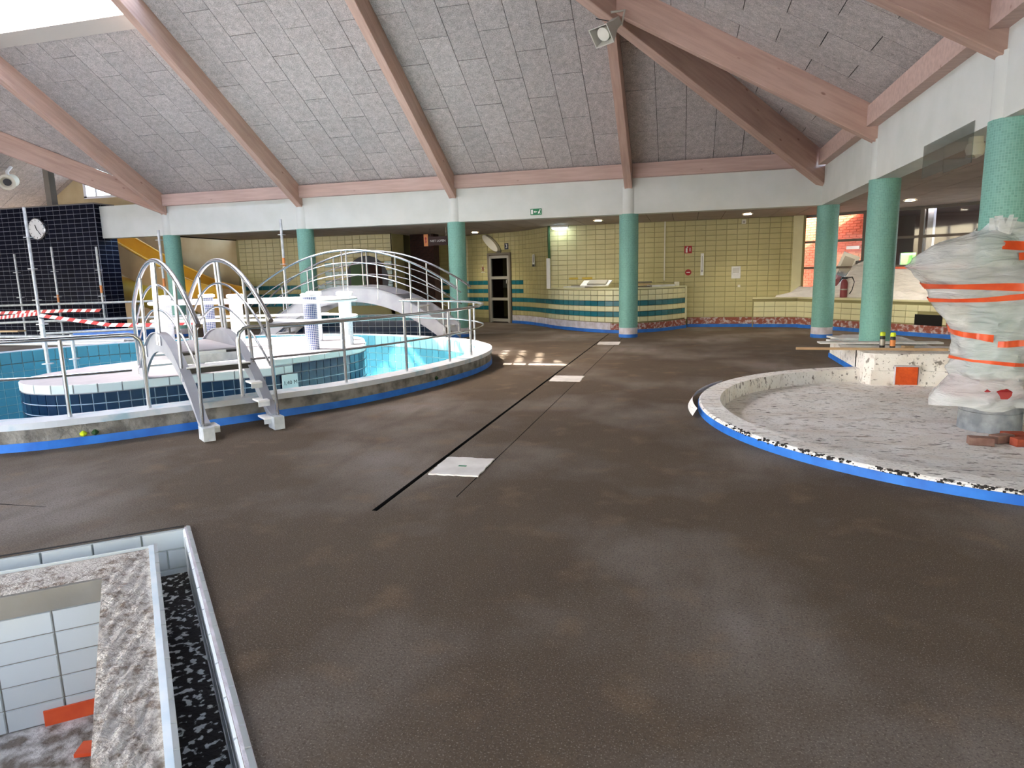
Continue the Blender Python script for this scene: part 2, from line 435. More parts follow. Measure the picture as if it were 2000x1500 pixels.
def text_mb(txt, size, M, t=.002):
    cu = bpy.data.curves.new('txt', 'FONT'); cu.body = txt; cu.size = size; cu.align_x = 'CENTER'; cu.align_y = 'CENTER'; cu.extrude = t; cu.resolution_u = 2
    ob = bpy.data.objects.new('txt', cu); COL.objects.link(ob)
    bpy.context.view_layer.update()
    me = bpy.data.meshes.new_from_object(ob.evaluated_get(bpy.context.evaluated_depsgraph_get()))
    b = MB(); b.add([M @ v.co for v in me.vertices], [tuple(p.vertices) for p in me.polygons])
    bpy.data.objects.remove(ob); bpy.data.meshes.remove(me); bpy.data.curves.remove(cu)
    return b
def face_frame(origin, ang):
    """4x4: local x along wall tangent (angle), local y up, local z outward, facing -normal side (tangent rotated -90)"""
    tx = Vector((math.cos(ang), math.sin(ang), 0)); up = Vector((0, 0, 1)); nz = tx.cross(up)
    M = Matrix.Identity(4)
    for i in range(3): M[i][0] = tx[i]; M[i][1] = up[i]; M[i][2] = nz[i]; M[i][3] = origin[i]
    return M
def plate(M, w, h, t, x=0, y=0):
    b = MB(); b.add([M @ Vector((x+sx*w/2, y+sy*h/2, z)) for z in (0, t) for sy in (-1, 1) for sx in (-1, 1)],
                    [(0, 2, 3, 1), (4, 5, 7, 6), (0, 1, 5, 4), (2, 6, 7, 3), (0, 4, 6, 2), (1, 3, 7, 5)]); return b
def disc(M, r, t, x=0, y=0, n=28, r2=None):
    b = MB(); vs = [M @ Vector((x+r*math.cos(2*PI*k/n), y+(r2 or r)*math.sin(2*PI*k/n), z)) for z in (0, t) for k in range(n)]
    b.add(vs, [tuple(range(n))[::-1], tuple(range(n, 2*n))]+[(k, (k+1) % n, n+(k+1) % n, n+k) for k in range(n)]); return b

# ------------------------------------------------------------------ key plan geometry
CX = [-14.54, -10.14, -5.75, -1.36, 3.03]; YB = 16.27; XR = 3.03
CYR = [11.93, 7.59]
TAN = .577; EZ = 4.05; EY = 16.05; EX = 2.81        # ceiling plane: z = EZ + TAN*(EY-Y)  /  EZ + TAN*(EX-X)
RIDGE_Y = 7.25
pool_ctrl = [(-6.40, 4.64), (-5.84, 5.08), (-5.40, 5.58), (-4.57, 6.62), (-4.03, 7.45), (-3.55, 8.8), (-3.31, 10.3), (-3.5, 11.6), (-4.15, 12.65), (-5.05, 13.3),
             (-6.2, 13.8), (-7.5, 14.15), (-9.0, 14.1), (-10.5, 13.6), (-12.15, 12.4), (-13.2, 11.0), (-13.6, 9.5), (-13.4, 7.4), (-12.3, 5.4), (-10.3, 4.0), (-8.2, 3.75)]
POOL = resample(catmull(pool_ctrl, 12), .1)          # counter-clockwise: inside on the left
POOL_IN = offset(POOL, .30)
basin_out = [(-3.176, 3.388), (-5.46, 1.452), (-3.2, -.8), (-.5, .745)]
WC, WR = (3.25, 7.75), 3.08
WADE = [(WC[0]+WR*math.cos(a)*1.0, WC[1]+WR*math.sin(a)) for a in np.linspace(0, 2*PI, 96, endpoint=False)]

# ------------------------------------------------------------------ floor
SLOT = [(-2.085, 3.92), (-2.045, 3.92), (-1.92, 17.1), (-1.94, 17.1)]
SEAM = [(-1.60, 4.3), (-1.592, 4.3), (-1.47, 16.6), (-1.478, 16.6)]
CRACK = [(-5.3, 3.47), (-4.50, 3.515), (-4.50, 3.522), (-5.3, 3.49)]
fl = MB().poly([[(-27, -5), (11, -5), (11, 26), (-27, 26)], POOL[::2], basin_out, WADE, SLOT, SEAM, CRACK], 0)
struct('floor', fl, 'screed', label='brown grey screed floor with drainage slot')
fo = [o for o in COL.objects if o.name == 'floor'][0]
g = MB()
for q, d in ((SLOT, .05), (SEAM, .012), (CRACK, .02)):
    g.ring(q, q, 0, -d); g.poly([q], -d)
part(fo, 'slot_channel', g, 'dark_gap')
struct('ground_outside', MB().poly([[(-120, -120), (120, -120), (120, 120), (-120, 120)], [(-27, -5), (11, -5), (11, 26), (-27, 26)]], -.02), 'paving')  # unseen ground plane, added to bounce daylight up to the ceiling

# ------------------------------------------------------------------ columns
def column(x, y, label, zb=0.0, base=True, grp='round teal columns'):
    t = thing('mosaic_column', (x, y, zb), label, 'column', grp)
    r = .228; z0 = zb+(.24 if base else 0)
    part(t, 'shaft', MB().lathe((x, y, 0), [(r, z0), (r, 2.945)], 40), 'teal_mosaic', True)
    part(t, 'cap', MB().lathe((x, y, 0), [(r-.012, 2.945), (r-.012, 3.56)], 40), 'white_paint', True, 'white painted cap')
    if base:
        part(t, 'bare_band', MB().lathe((x, y, 0), [(r-.002, .075), (r-.002, .24)], 40), 'torn_white', True, 'bare band where the tiles are gone')
        part(t, 'tape', MB().lathe((x, y, 0), [(r+.006, 0.0), (r+.006, .08)], 40), 'blue_tape', True, 'blue masking tape')
    return t
column(CX[0], YB, 'round teal column between the yellow slide and the curved pool bridge')
column(CX[1], YB, 'round teal column behind the left half of the long arched bridge')
column(CX[2], YB, 'round teal column at the right foot of the long arched bridge')
column(CX[3], YB, 'round teal column in front of the curved striped counter')
column(CX[4], YB, 'round teal column in the corner of the beam, left of the window')
column(XR, CYR[0], 'round teal column standing on the white block with the orange square', .36, False)
column(XR, CYR[1], 'round teal column at the right edge, wrapped in plastic below', .2, False)

# ------------------------------------------------------------------ fascia beams over the columns
struct('trim_1', MB().bx(-14.54, 3.18, 16.1, 16.44, 2.94, 3.76), 'white_paint', label='white fascia over the back columns')
struct('trim_2', MB().bx(2.86, 3.2, -1.5, 16.1, 2.94, 3.76), 'white_paint', label='white fascia over the right columns')
struct('trim_3', MB().bx(-16.95, -14.54, 16.1, 16.44, 2.94, 3.86), 'white_paint', label='white fascia running into the black tiled wall')

# wooden plates on the fascia, one per bay
def plate_beam(a, b, horiz, lab):
    if horiz: mb = MB().bx(a, b, 15.93, 16.3, 3.75, 4.06); loc = ((a+b)/2, 16.1, 3.75)
    else: mb = MB().bx(2.69, 3.06, a, b, 3.75, 4.06); loc = (2.87, (a+b)/2, 3.75)
    o = single('wall_plate', mb, 'platewood', loc, lab, 'beam', 'wall plates on the white fascia')
names = ['over the yellow slide bay', 'left of the middle rafter', 'over the exit sign', 'in the back right corner']
for k in range(4): plate_beam(CX[k]+.1, CX[k+1]-(.1 if k < 3 else .3), True, 'horizontal wooden plate on the back fascia ' + names[k])
plate_beam(12.03, 15.75, False, 'horizontal wooden plate on the right fascia next to the corner')
plate_beam(7.70, 11.83, False, 'horizontal wooden plate on the right fascia above the small camera box')
plate_beam(2.5, 7.49, False, 'horizontal wooden plate on the right fascia at the top right edge')

# ------------------------------------------------------------------ rafters
def rafter(p0, p1, wd, dep, lab, zcut=None):
    """p0,p1: lower-edge centre line points; dep: vertical depth"""
    a, b = Vector(p0), Vector(p1); d = (b-a); h = Vector((d.x, d.y, 0)).normalized(); s = Vector((-h.y, h.x, 0))*wd/2
    L = d.length; X = d.normalized(); Yv = Vector((-h.y, h.x, 0)); Z = X.cross(Yv).normalized()
    if Z.z < 0: Z = -Z; Yv = -Yv
    R = Matrix((X, Yv, Z)).transposed(); perp = dep*abs(Z.z)
    mb = MB(); up = Vector((0, 0, dep))
    mb.add([a-s, a+s, a+s+up, a-s+up, b-s, b+s, b+s+up, b-s+up], [(0, 1, 2, 3), (4, 7, 6, 5), (0, 4, 5, 1), (1, 5, 6, 2), (2, 6, 7, 3), (3, 7, 4, 0)])
    o = bpy.data.objects.new('rafter', None)
    me = bpy.data.meshes.new('rafter'); Ri = R.inverted()
    me.from_pydata([tuple(Ri @ (Vector(v)-a)) for v in mb.v], [], mb.f); me.update()
    bm = bmesh.new(); bm.from_mesh(me); bmesh.ops.recalc_face_normals(bm, faces=bm.faces)
    bmesh.ops.bevel(bm, geom=list(bm.edges), offset=.008, segments=1, affect='EDGES'); bm.to_mesh(me); bm.free()
    o = bpy.data.objects.new('roof_rafter', me); COL.objects.link(o); me.materials.append(MATS['beamwood'])
    o.location = a; o.rotation_euler = R.to_euler()
    return tag(o, lab, 'beam', 'wooden roof rafters')
DB = .52
def zc(Y): return EZ+TAN*(EY-Y)
def zr(X): return EZ+TAN*(EX-X)
rl = ['wooden rafter rising from the column by the yellow slide', 'wooden rafter rising left of the skylight edge to the top of the picture',
      'wooden rafter in the middle of the ceiling, second left of the loudspeaker', 'short steep wooden rafter hanging below the horn loudspeaker']
for k in range(4):
    ytop = 7.4 if k < 3 else 12.0
    y0 = 16.16
    rafter((CX[k], y0, zc(y0)-DB), (CX[k], ytop, zc(ytop)-DB), .18, DB+.03, rl[k])
rafter((2.92, CYR[0], zr(2.92)-DB), (-1.22, CYR[0], zr(-1.22)-DB), .18, DB+.03, 'thick wooden rafter from the right fascia up to the loudspeaker')
rafter((2.92, CYR[1], zr(2.92)-DB), (-5.4, CYR[1], zr(-5.4)-DB), .18, DB+.03, 'wooden rafter crossing the top right corner of the picture')
HD = .70
rafter((EX+.12, EY+.12, EZ-TAN*.12-HD+.02), (-5.9, EY-8.71, EZ+TAN*8.71-HD+.02), .22, HD+.02, 'long diagonal hip beam from the corner column past the loudspeaker')
rafter((-14.50, 16.11, EZ-.03-.52), (-14.54-4.6, 16.05-4.6, EZ+TAN*4.6-.52), .20, .54, 'diagonal wooden valley beam at the left above the clock')

# ------------------------------------------------------------------ ceiling
def clip(poly, a, b, c):
    """keep a*x+b*y<=c"""
    out = []
    for i in range(len(poly)):
        p, q = poly[i], poly[(i+1) % len(poly)]; fp = a*p[0]+b*p[1]-c; fq = a*q[0]+b*q[1]-c
        if fp <= 0: out.append(p)
        if (fp < 0 < fq) or (fq < 0 < fp):
            t = fp/(fp-fq); out.append((p[0]+t*(q[0]-p[0]), p[1]+t*(q[1]-p[1])))
    return out
def area(p): return abs(sum(p[i][0]*p[(i+1) % len(p)][1]-p[(i+1) % len(p)][0]*p[i][1] for i in range(len(p))))/2
cl = MB()
SKY = [(-14.36, -10.32, RIDGE_Y+.15, 11.28), (-9.96, -7.9, 8.3, 11.02)]
SKYF = (-14.36, -10.32, 6.1, RIDGE_Y-.15)          # unseen opening added past the ridge so sun reaches the island front
# backing sheets behind the boards (dark joints)
def roofpoly(mb, poly, zf, holes=()):
    vl = [[Vector((p[0], p[1], 0)) for p in lp] for lp in [poly]+list(holes)]
    flat = [p for lp in vl for p in lp]
    mb.add([(p.x, p.y, zf(p.x, p.y)) for p in flat], [tuple(t) for t in tessellate_polygon(vl)])
VX = -18.9; VZ = EZ+TAN*4.36; VYR = EY-4.36
bk = .035
holes = [[(a, y0), (b, y0), (b, y1), (a, y1)] for a, b, y0, y1 in SKY]
roofpoly(cl, [(EX+.3, EY+.3), (-14.54, EY+.3), (-14.54, EY), (VX, VYR), (-23.26, EY), (-27, EY), (-27, RIDGE_Y), (-5.99, RIDGE_Y)], lambda x, y: zc(y)+bk, holes)
roofpoly(cl, [(EX+.3, EY+.3), (-5.99, RIDGE_Y), (EX+.3, -1.85)], lambda x, y: zr(x)+bk)
roofpoly(cl, [(-5.99, RIDGE_Y), (-27, RIDGE_Y), (-27, -1.55), (EX, -1.55)], lambda x, y: EZ+TAN*(y+1.55)+bk, [[(SKYF[0], SKYF[2]), (SKYF[1], SKYF[2]), (SKYF[1], SKYF[3]), (SKYF[0], SKYF[3])]])
roofpoly(cl, [(EX+.3, -1.5), (-27, -1.5), (-27, -5), (EX+.3, -5)], lambda x, y: EZ+.03)
# wing behind the left valley
roofpoly(cl, [(VX, VYR), (-14.54, EY), (-14.54, 19.45), (VX, 19.45)], lambda x, y: EZ+TAN*(-14.54-x)+bk)
roofpoly(cl, [(VX, VYR), (VX, 19.45), (-23.26, 19.45), (-23.26, EY)], lambda x, y: VZ+TAN*(x-VX)+bk)
ceil = struct('ceiling', cl, 'dark_gap')
ceil['label'] = 'sloping ceiling of grey wood wool boards'
NB = Vector((0, TAN, 1)).normalized(); NR = Vector((TAN, 0, 1)).normalized()
def board(poly, zf, nrm):
    if len(poly) < 3 or area(poly) < .02: return
    j = random.uniform(-.003, .003)
    pts = [Vector((p[0], p[1], zf(p[0], p[1])+j)) for p in poly]
    if (pts[1]-pts[0]).cross(pts[2]-pts[1]).z < 0: pts.reverse()
    part(ceil, 'ceiling_board', MB().slab(pts, nrm, .03), 'woodwool')
BL = 1.2*math.cos(math.atan(TAN)); BW = .6; gp = .005
edges = CX
for bay in range(-1, 4):
    x0 = (CX[bay]+.09) if bay >= 0 else -18.8
    x1 = (CX[bay+1]-.09) if bay >= 0 else CX[0]-.09
    ncol = max(1, round((x1-x0)/BW)); wc = (x1-x0)/ncol
    for i in range(ncol):
        ya = EY+.1; st = BL*(.5 if i % 2 else 1.0) + random.uniform(-.03, .03)
        y = ya
        while y > 9.6:
            yn = y-st; st = BL
            p = [(x0+i*wc+gp, yn+gp), (x0+(i+1)*wc-gp, yn+gp), (x0+(i+1)*wc-gp, y-gp), (x0+i*wc+gp, y-gp)]
            p = clip(p, 1, -1, EX-EY-.1)                     # hip
            if bay == -1: p = clip(p, -1, 1, EY+14.54-.08) if len(p) > 2 else p
            for a, b, s0, s1 in SKY:
                if len(p) > 2 and p[0][0] > a-.2 and p[0][0] < b: p = clip(p, 0, -1, -s1)
            if len(p) > 2: board(p, lambda X, Y: zc(Y), NB)
            y = yn
ys = [15.95, CYR[0]+.09, CYR[1]+.09, 2.6]
for bay in range(3):
    y1 = ys[bay]; y0 = (ys[bay+1] if bay == 2 else ys[bay+1]-.18+.18)
    if bay < 2: y0 = CYR[bay]+.09
    if bay > 0: y1 = CYR[bay-1]-.09
    nr = round((y1-y0)/BW); wr = (y1-y0)/nr
    for i in range(nr):
        x = EX-.02; st = BL*(.5 if i % 2 else 1.0)
        while x > -5:
            xn = x-st; st = BL
            p = [(xn+gp, y0+i*wr+gp), (x-gp, y0+i*wr+gp), (x-gp, y0+(i+1)*wr-gp), (xn+gp, y0+(i+1)*wr-gp)]
            p = clip(p, -1, 1, EY-EX-.1)
            if len(p) > 2: board(p, lambda X, Y: zr(X), NR)
            x = xn
# wing left slope boards
for i in range(7):
    for k in range(4):
        ya, yb = 16.2-.8+i*.62, 16.2-.8+(i+1)*.62
        xa = VX-.02-k*1.06; xb = xa-1.06
        p = [(xb+gp, ya+gp), (xa-gp, ya+gp), (xa-gp, min(yb, 19.3)-gp), (xb+gp, min(yb, 19.3)-gp)]
        p = clip(p, 1, -1, -23.26-EY+ .0 + 0) if False else p
        board(p, lambda X, Y: VZ+TAN*(X-VX), Vector((-TAN, 0, 1)).normalized())

# skylights (roof lanterns): reveal strip, back wall, glazing bars, panes
for k, (a, b, y0, y1) in enumerate(SKY):
    st_ = [(a-.1, y1, zc(y1)-.07), (b+.14, y1, zc(y1)-.07), (b+.14, y1+.30, zc(y1+.30)-.05), (a-.1, y1+.30, zc(y1+.30)-.05)]
    t = struct('window_%d' % (k+1), MB().slab(st_, (0, 0, 1), .12) if k == 0 else MB().bx(a, b, y1-.02, y1+.1, zc(y1)-.05, zc(y1)+.1), 'reveal_grey')
    t['label'] = 'roof skylight with white reveal'
    part(t, 'back_wall', MB().bx(a-.1, b+.1, y1+.02, y1+.1, zc(y1)-.06, zc(y1)+1.5), 'white_lining')
    n = 5; top = lambda Y: zc(y1)+1.5+.25*(y1-Y); bw = .04 if k == 0 else .11  # bars of the unseen second skylight widened to stripe the sun patches
    for j in range(n+1):
        x = a+.1+(b-a-.2)*j/n
        part(t, 'glazing_bar', MB().slab([(x-bw, y0, top(y0)), (x+bw, y0, top(y0)), (x+bw, y1+.1, top(y1+.1)), (x-bw, y1+.1, top(y1+.1))], (0, 0, 1), .08), 'white_rail')
    for j in range(4):
        y = y0+.1+(y1-y0-.2)*j/3
        part(t, 'cross_bar', MB().bx(a, b, y-.05, y+.05, top(y), top(y)+.08), 'white_rail')
    part(t, 'pane', MB().add([(a, y0, top(y0)+.04), (b, y0, top(y0)+.04), (b, y1+.1, top(y1+.1)+.04), (a, y1+.1, top(y1+.1)+.04)], [(0, 1, 2, 3)]), 'pane_glass')

# roof post on the black wall
single('roof_post', MB().bx(-18.66, -18.46, 16.0, 16.2, 3.95, 6.34), 'frame_dark', (-18.56, 16.1, 3.95), 'dark grey steel post standing on the black tiled wall', 'post')

# ------------------------------------------------------------------ aisle ceiling panels
AZ = 2.955
_wa, _wu = np.array([3.0, 19.3]), np.array([.837, -.547])
_we = _wa+_wu*4.8
ac = MB().poly([[(-14.7, 16.3), (8.4, 16.3), tuple(_we), (3.0, 19.32), (3.0, 19.42), (-4.1, 19.42), (-4.1, 23.7), (-9.1, 23.7), (-9.1, 19.5), (-14.7, 19.5)], ], AZ+.02).poly([[(3.05, -1.5), (10, -1.5), (10, 16.3), (3.05, 16.3)]], AZ+.02)
ac.bx(-14.75, -14.66, 16.44, 19.3, 2.93, 3.1)
acs = struct('ceiling_aisle', ac, 'dark_gap'); acs['label'] = 'low suspended ceiling behind the columns'
for i in range(38):
    for k in range(5):
        x0 = -14.62+i*.62; y0 = 16.46+k*1.24
        if k > 2 and not (-9.2 < x0 < -4.2): continue
        if (x0+.31-3.0)*.547+(y0+.62-19.3)*.837 > .25 and x0 > -4.2: continue
        if x0 <= -9.2 and k > 2: continue
        part(acs, 'ceiling_panel', MB().bx(x0+.006, x0+.614, y0+.006, y0+1.234, AZ-.005, AZ+.012), 'panel_grey')
for i in range(8):
    for k in range(9):
        x0 = 3.22+i*.62; y0 = 16.44-(k+1)*1.24
        part(acs, 'ceiling_panel', MB().bx(x0+.006, x0+.614, y0+.006, y0+1.234, AZ-.005, AZ+.012), 'panel_grey')

def downlight(x, y, lab):
    t = thing('downlight', (x, y, AZ-.02), lab, 'light', 'round ceiling downlights')
    part(t, 'rim', MB().lathe((x, y, AZ-.03), [(.095, .02), (.13, .02), (.13, 0), (.095, 0), (.095, .02)], 24, cap=False), 'cream_plastic', True)
    part(t, 'lens', MB().lathe((x, y, AZ-.026), [(.095, 0), (.095, .012)], 24), 'lamp_glow')
    ld = bpy.data.lights.new('downlight', 'SPOT'); ld.energy = 28; ld.spot_size = math.radians(120); ld.spot_blend = .8; ld.shadow_soft_size = .09; ld.color = (1, .92, .76)
    lo = bpy.data.objects.new('downlight_lamp', ld); COL.objects.link(lo); lo.parent = t; lo.location = (0, 0, -.03)
downlight(4.54, 15.89, 'round downlight glowing in front of the dark windows')
downlight(1.45, 17.67, 'round downlight glowing left of the corner column')
downlight(-2.28, 17.67, 'round downlight glowing above the curved counter')
downlight(-6.55, 20.3, 'round downlight glowing next to the column by the door')

# ------------------------------------------------------------------ yellow glazed walls of the aisle
RP = .14; CP = .272; TT = .008
def rows(z0, z1):
    k0 = int(math.ceil((z0-.0)/RP-1e-6)); out = []
    z = k0*RP
    while z+RP <= z1+.02: out.append(z+RP/2); z += RP
    return out
TEAL = (9, 7, 5, 3)     # rows (index of z/RP) in teal: centres 1.33,1.05,.77,.49
def wall_tiles(path, z0, z1, mt='yellow_tile', teal=(), skip=None, cp=CP, t=TT):
    """tiles on the right-hand side of a plan polyline"""
    P = resample(path, cp, closed=False); it = []
    for i in range(len(P)-1):
        a, b = np.array(P[i]), np.array(P[i+1]); c = (a+b)/2; L = np.hypot(*(b-a)); ang = math.atan2(b[1]-a[1], b[0]-a[0])+PI
        for z in rows(z0, z1):
            k = int(z/RP)
            if skip and skip(c[0], c[1], z): continue
            it.append(((c[0], c[1], z), ang, L-.008, RP-.009, t, 'teal_tile' if k in teal else mt))
    return it
# back wall behind the counter
wb = struct('wall_back', MB().bx(-3.93, 3.05, 19.15, 19.4, 0, 2.97).bx(-4.1, -3.93, 19.36, 19.4, 0, 2.97), 'yellow_grout', label='yellow tiled back wall')
tiles(wb, wall_tiles([(-3.92, 19.15), (2.98, 19.15)], .28, 2.95))
part(wb, 'torn_base', MB().bx(0.05, 3.05, 19.12, 19.15, .09, .27), 'torn_base')
part(wb, 'tape', MB().bx(0.05, 3.08, 19.105, 19.15, 0, .09), 'blue_tape')
part(wb, 'reveal', MB().bx(2.74, 2.98, 19.12, 19.15, .82, 2.95), 'pale_yellow_tile')
# left back wall (runs up into the gable at the far left)
wl = struct('wall_back_left', MB().bx(-14.7, -9.0, 19.3, 19.5, 0, 2.97).bx(-9.12, -9.0, 19.3, 20.3, 0, 2.97), 'yellow_grout')
LT = wall_tiles([(-14.6, 19.3), (-9.02, 19.3)], .0, 2.95, teal=(9, 7, 5), skip=lambda x, y, z: z < .7)
LT2 = []
for q in LT:
    x, z = q[0][0], q[0][2]
    if x > -11.3 and int(z/RP) in (14, 12, 10): q = q[:5]+('teal_tile',)
    if ((x+9.9)/.72)**2+((z-1.55)/.75)**2 < 1 and z > 0: continue
    LT2.append(q)
tiles(wl, LT2, 120)
part(wl, 'return_tiles', MB().bx(-9.0, -8.99, 19.31, 20.2, 0, 2.95), 'yellow_tile')
mur = single('arched_mural', MB().lathe((-9.9, 19.295, 1.55), [(.74, 0), (.74, .01)], 36, ax=Matrix.Rotation(PI/2, 3, 'X')), 'sign_navy', (-9.9, 19.29, 1.55), 'dark round mural on the wall behind the long arched bridge', 'mural')
o = MB()
M0 = face_frame((-9.9, 19.283, 1.55), 0)
part(mur, 'brown_half', plate(M0, .55, .95, .006, .25, 0), 'dark_brick'); part(mur, 'green_half', plate(M0, .5, .95, .006, -.32, 0), 'green_pipe')
# gable of the left wing
gw = MB(); zt = lambda x: (EZ+TAN*(-14.54-x)) if x > VX else VZ+TAN*(x-VX)
WX0, WX1, WZ0, WZ1 = -20.75, -17.2, 4.62, 5.3
gw.add([(p[0], 19.3, p[1]) for p in ((-23.3, 0), (-14.7, 0), (-14.7, 2.9), (-14.7, 4.2), (WX1, zt(WX1)+.08), (WX1, WZ0), (WX0, WZ0), (WX0, zt(WX0)+.08), (-23.3, 4.13))], [(0, 1, 2, 3, 4, 5, 6, 7, 8)])
gb = struct('wall_gable', gw, 'gable_paint', label='warm yellow gable wall behind the slide')
wd = struct('window_3', MB().bx(WX0, WX0+.12, 19.26, 19.36, WZ0, 5.45).bx(WX0, WX1, 19.26, 19.36, WZ0-.03, WZ0+.05), 'white_lining'); wd['label'] = 'gable window above the black wall'
for x in (-20.2, -19.55, -18.9): part(wd, 'mullion', MB().bx(x-.04, x+.04, 19.26, 19.34, WZ0, zt(x)), 'white_lining')
part(wd, 'pane', MB().add([(WX0, 19.33, WZ0), (WX1, 19.33, WZ0), (WX1, 19.33, zt(WX1)), (VX, 19.33, VZ), (WX0, 19.33, zt(WX0))], [(0, 1, 2, 3, 4)]), 'pane_glass')
# recess with the door
wr_ = MB().bx(-9.1, -7.25, 21.75, 21.95, 0, 2.97).bx(-9.14, -9.0, 20.25, 21.95, 0, 2.97)
wrs = struct('wall_recess', wr_, 'yellow_grout')
tiles(wrs, wall_tiles([(-9.1, 21.75), (-7.25, 21.75)], 0, 2.95, teal=TEAL, skip=lambda x, y, z: z < .6), 60)
bp_ = struct('wall_pilaster', MB().bx(-8.76, -7.95, 20.2, 20.7, 0, 2.96), 'dark_brick', label='dark brown brick pier')
it = []
for r_ in range(34):
    for c_ in range(4):
        x = -8.76+.02+c_*.21+(.1 if r_ % 2 else 0)
        if x+.2 > -7.95: continue
        it.append(((x+.1, 20.2, .05+r_*.085), PI, .2, .075, .008, 'dark_brick'))
tiles(bp_, it, 150, 'brick')
# door wall and S-curve to the counter
DA, DB_ = np.array([-7.3, 21.75]), np.array([-5.5, 20.85]); du = (DB_-DA)/np.hypot(*(DB_-DA)); dang = math.atan2(du[1], du[0])
def dw(s): return tuple(DA+du*s)
curve_full = catmull([dw(1.98), (-5.15, 20.62), (-4.72, 20.2), (-4.35, 19.72), (-4.1, 19.38), (-3.94, 19.17)], 6, closed=False)
wcv = MB()
for z0, z1, pth in ((0, 2.97, [dw(-.1), dw(.95)]), (2.3, 2.97, [dw(.95), dw(1.98)]), (0, 2.97, curve_full)):
    back = offset(pth, .2, closed=False)
    wcv.prism(list(pth)+back[::-1], z0, z1)
wcs = struct('wall_curved', wcv, 'yellow_grout', label='curved yellow wall beside the door')
tiles(wcs, wall_tiles([dw(-.05), dw(.93)], .14, 2.95, teal=TEAL) + wall_tiles([dw(.95), dw(1.98)], 2.36, 2.95) + [q if not (q[5] == 'teal_tile' and q[0][2] > .9 and q[0][0] > -5.1) else q[:5]+('yellow_tile',) for q in wall_tiles(curve_full, .28, 2.95, teal=TEAL, cp=.2)], 260)
bs = offset(curve_full, -.012, closed=False)
part(wcs, 'torn_base', MB().prism(list(curve_full)+bs[::-1], .08, .27), 'torn_white')
bs2 = offset(curve_full, -.03, closed=False)
part(wcs, 'tape', MB().prism(list(curve_full)+bs2[::-1], 0, .09), 'blue_tape')

# door
dr = struct('door_1', MB().box((*dw(1.0), 1.15), (.07, .12, 2.3), dang).box((*dw(1.95), 1.15), (.07, .12, 2.3), dang).box((*dw(1.475), 2.27), (.95, .12, .07), dang), 'frame_dark', label='glazed aluminium door in the recess')
DM = face_frame((*dw(1.475), 0), dang)
for x, y, w_, h_ in ((-.40, 1.11, .08, 2.2), (.40, 1.11, .08, 2.2), (0, 2.17, .8, .09), (0, 1.49, .8, .09), (0, .79, .8, .09), (0, .09, .8, .1)):
    part(dr, 'door_rail', plate(DM, w_, h_, .05, x, y), 'alu')
for y, h_ in ((1.83, .6), (1.14, .62), (.44, .62)): part(dr, 'pane', plate(DM, .72, h_, .01, 0, y), 'dark_glass')
part(dr, 'handle', plate(DM, .03, .12, .09, .36, 1.36), 'steel')
part(dr, 'notice', plate(DM, .22, .24, .004, .24, 1.28).add([], []), 'paper')
struct('wall_behind_door', MB().bx(-9, -3, 23.6, 23.7, 0, 3).bx(-9.1, -9, 21.9, 23.7, 0, 3).bx(-3.95, -3.85, 19.42, 23.7, 0, 3), 'dark_room')

# counter
cpath = catmull([(-3.95, 19.17), (-3.62, 18.72), (-3.04, 18.13), (-2.35, 17.55), (-1.7, 17.28), (-1.1, 17.48), (-.5, 18.05), (0.0, 18.92)], 6, closed=False)
ct = thing('reception_counter', (-2, 18, 0), 'curved yellow tiled counter with two teal stripes behind the middle column', 'counter')
ci = offset(cpath, .24, closed=False)
cin = offset(cpath, .02, closed=False); part(ct, 'core', MB().prism(list(cin)+ci[::-1], 0, 1.15), 'yellow_grout')
tiles(ct, wall_tiles(cpath, .28, 1.13, 'pale_yellow_tile', teal=(5, 3), cp=.235, t=.012), 200)
co = offset(cpath, -.015, closed=False); ci2 = offset(cpath, .27, closed=False)
part(ct, 'worktop', MB().prism(list(co)+ci2[::-1], 1.135, 1.175), 'pale_yellow_tile')
k2 = int(len(cpath)*.55); co2 = offset(cpath, -.01, closed=False)
part(ct, 'torn_plaster', MB().prism(list(cpath[:k2])+co2[:k2][::-1], .08, .27), 'torn_white')
part(ct, 'bare_brick', MB().prism(list(cpath[k2-1:])+co2[k2-1:][::-1], .08, .25), 'torn_base')
co3 = offset(cpath, -.035, closed=False)
part(ct, 'tape', MB().prism(list(cpath)+co3[::-1], 0, .085), 'blue_tape')
ep = np.array(cpath[-1]); part(ct, 'end_panel', MB().bx(-.02, .03, 18.85, 19.15, .25, 1.16), 'pale_yellow_tile')

# ------------------------------------------------------------------ window bay at the right
WA, WB_ = np.array([3.0, 19.3]), np.array([6.9, 16.75]); wu = (WB_-WA)/np.hypot(*(WB_-WA)); wang = math.atan2(wu[1], wu[0])
def ws(s): return tuple(WA+wu*s)
LA, LB = np.array([3.05, 18.78]), np.array([5.75, 15.68]); lu = (LB-LA)/np.hypot(*(LB-LA)); lang = math.atan2(lu[1], lu[0])
def ls(s): return tuple(LA+lu*s)
lg = MB().prism([(1.78, 19.14), (1.78, 19.06), (2.9, 19.0), ls(0), ls(5.6), (8.2, 15.9), ws(4.6), ws(0), (3.0, 19.14)], 0, .80)
ld_ = struct('wall_ledge', lg, 'yellow_grout', label='low tiled ledge under the windows')
hole = lambda x, y, z: (2.98 < (np.array([x, y])-LA)@lu < 3.56) and .22 < z < .5
tiles(ld_, wall_tiles([ls(0), ls(5.5)], .28, .76, 'pale_yellow_tile', skip=hole) + wall_tiles([(1.8, 19.06), (2.9, 19.0), ls(0)], .28, .76, 'pale_yellow_tile'), 200)
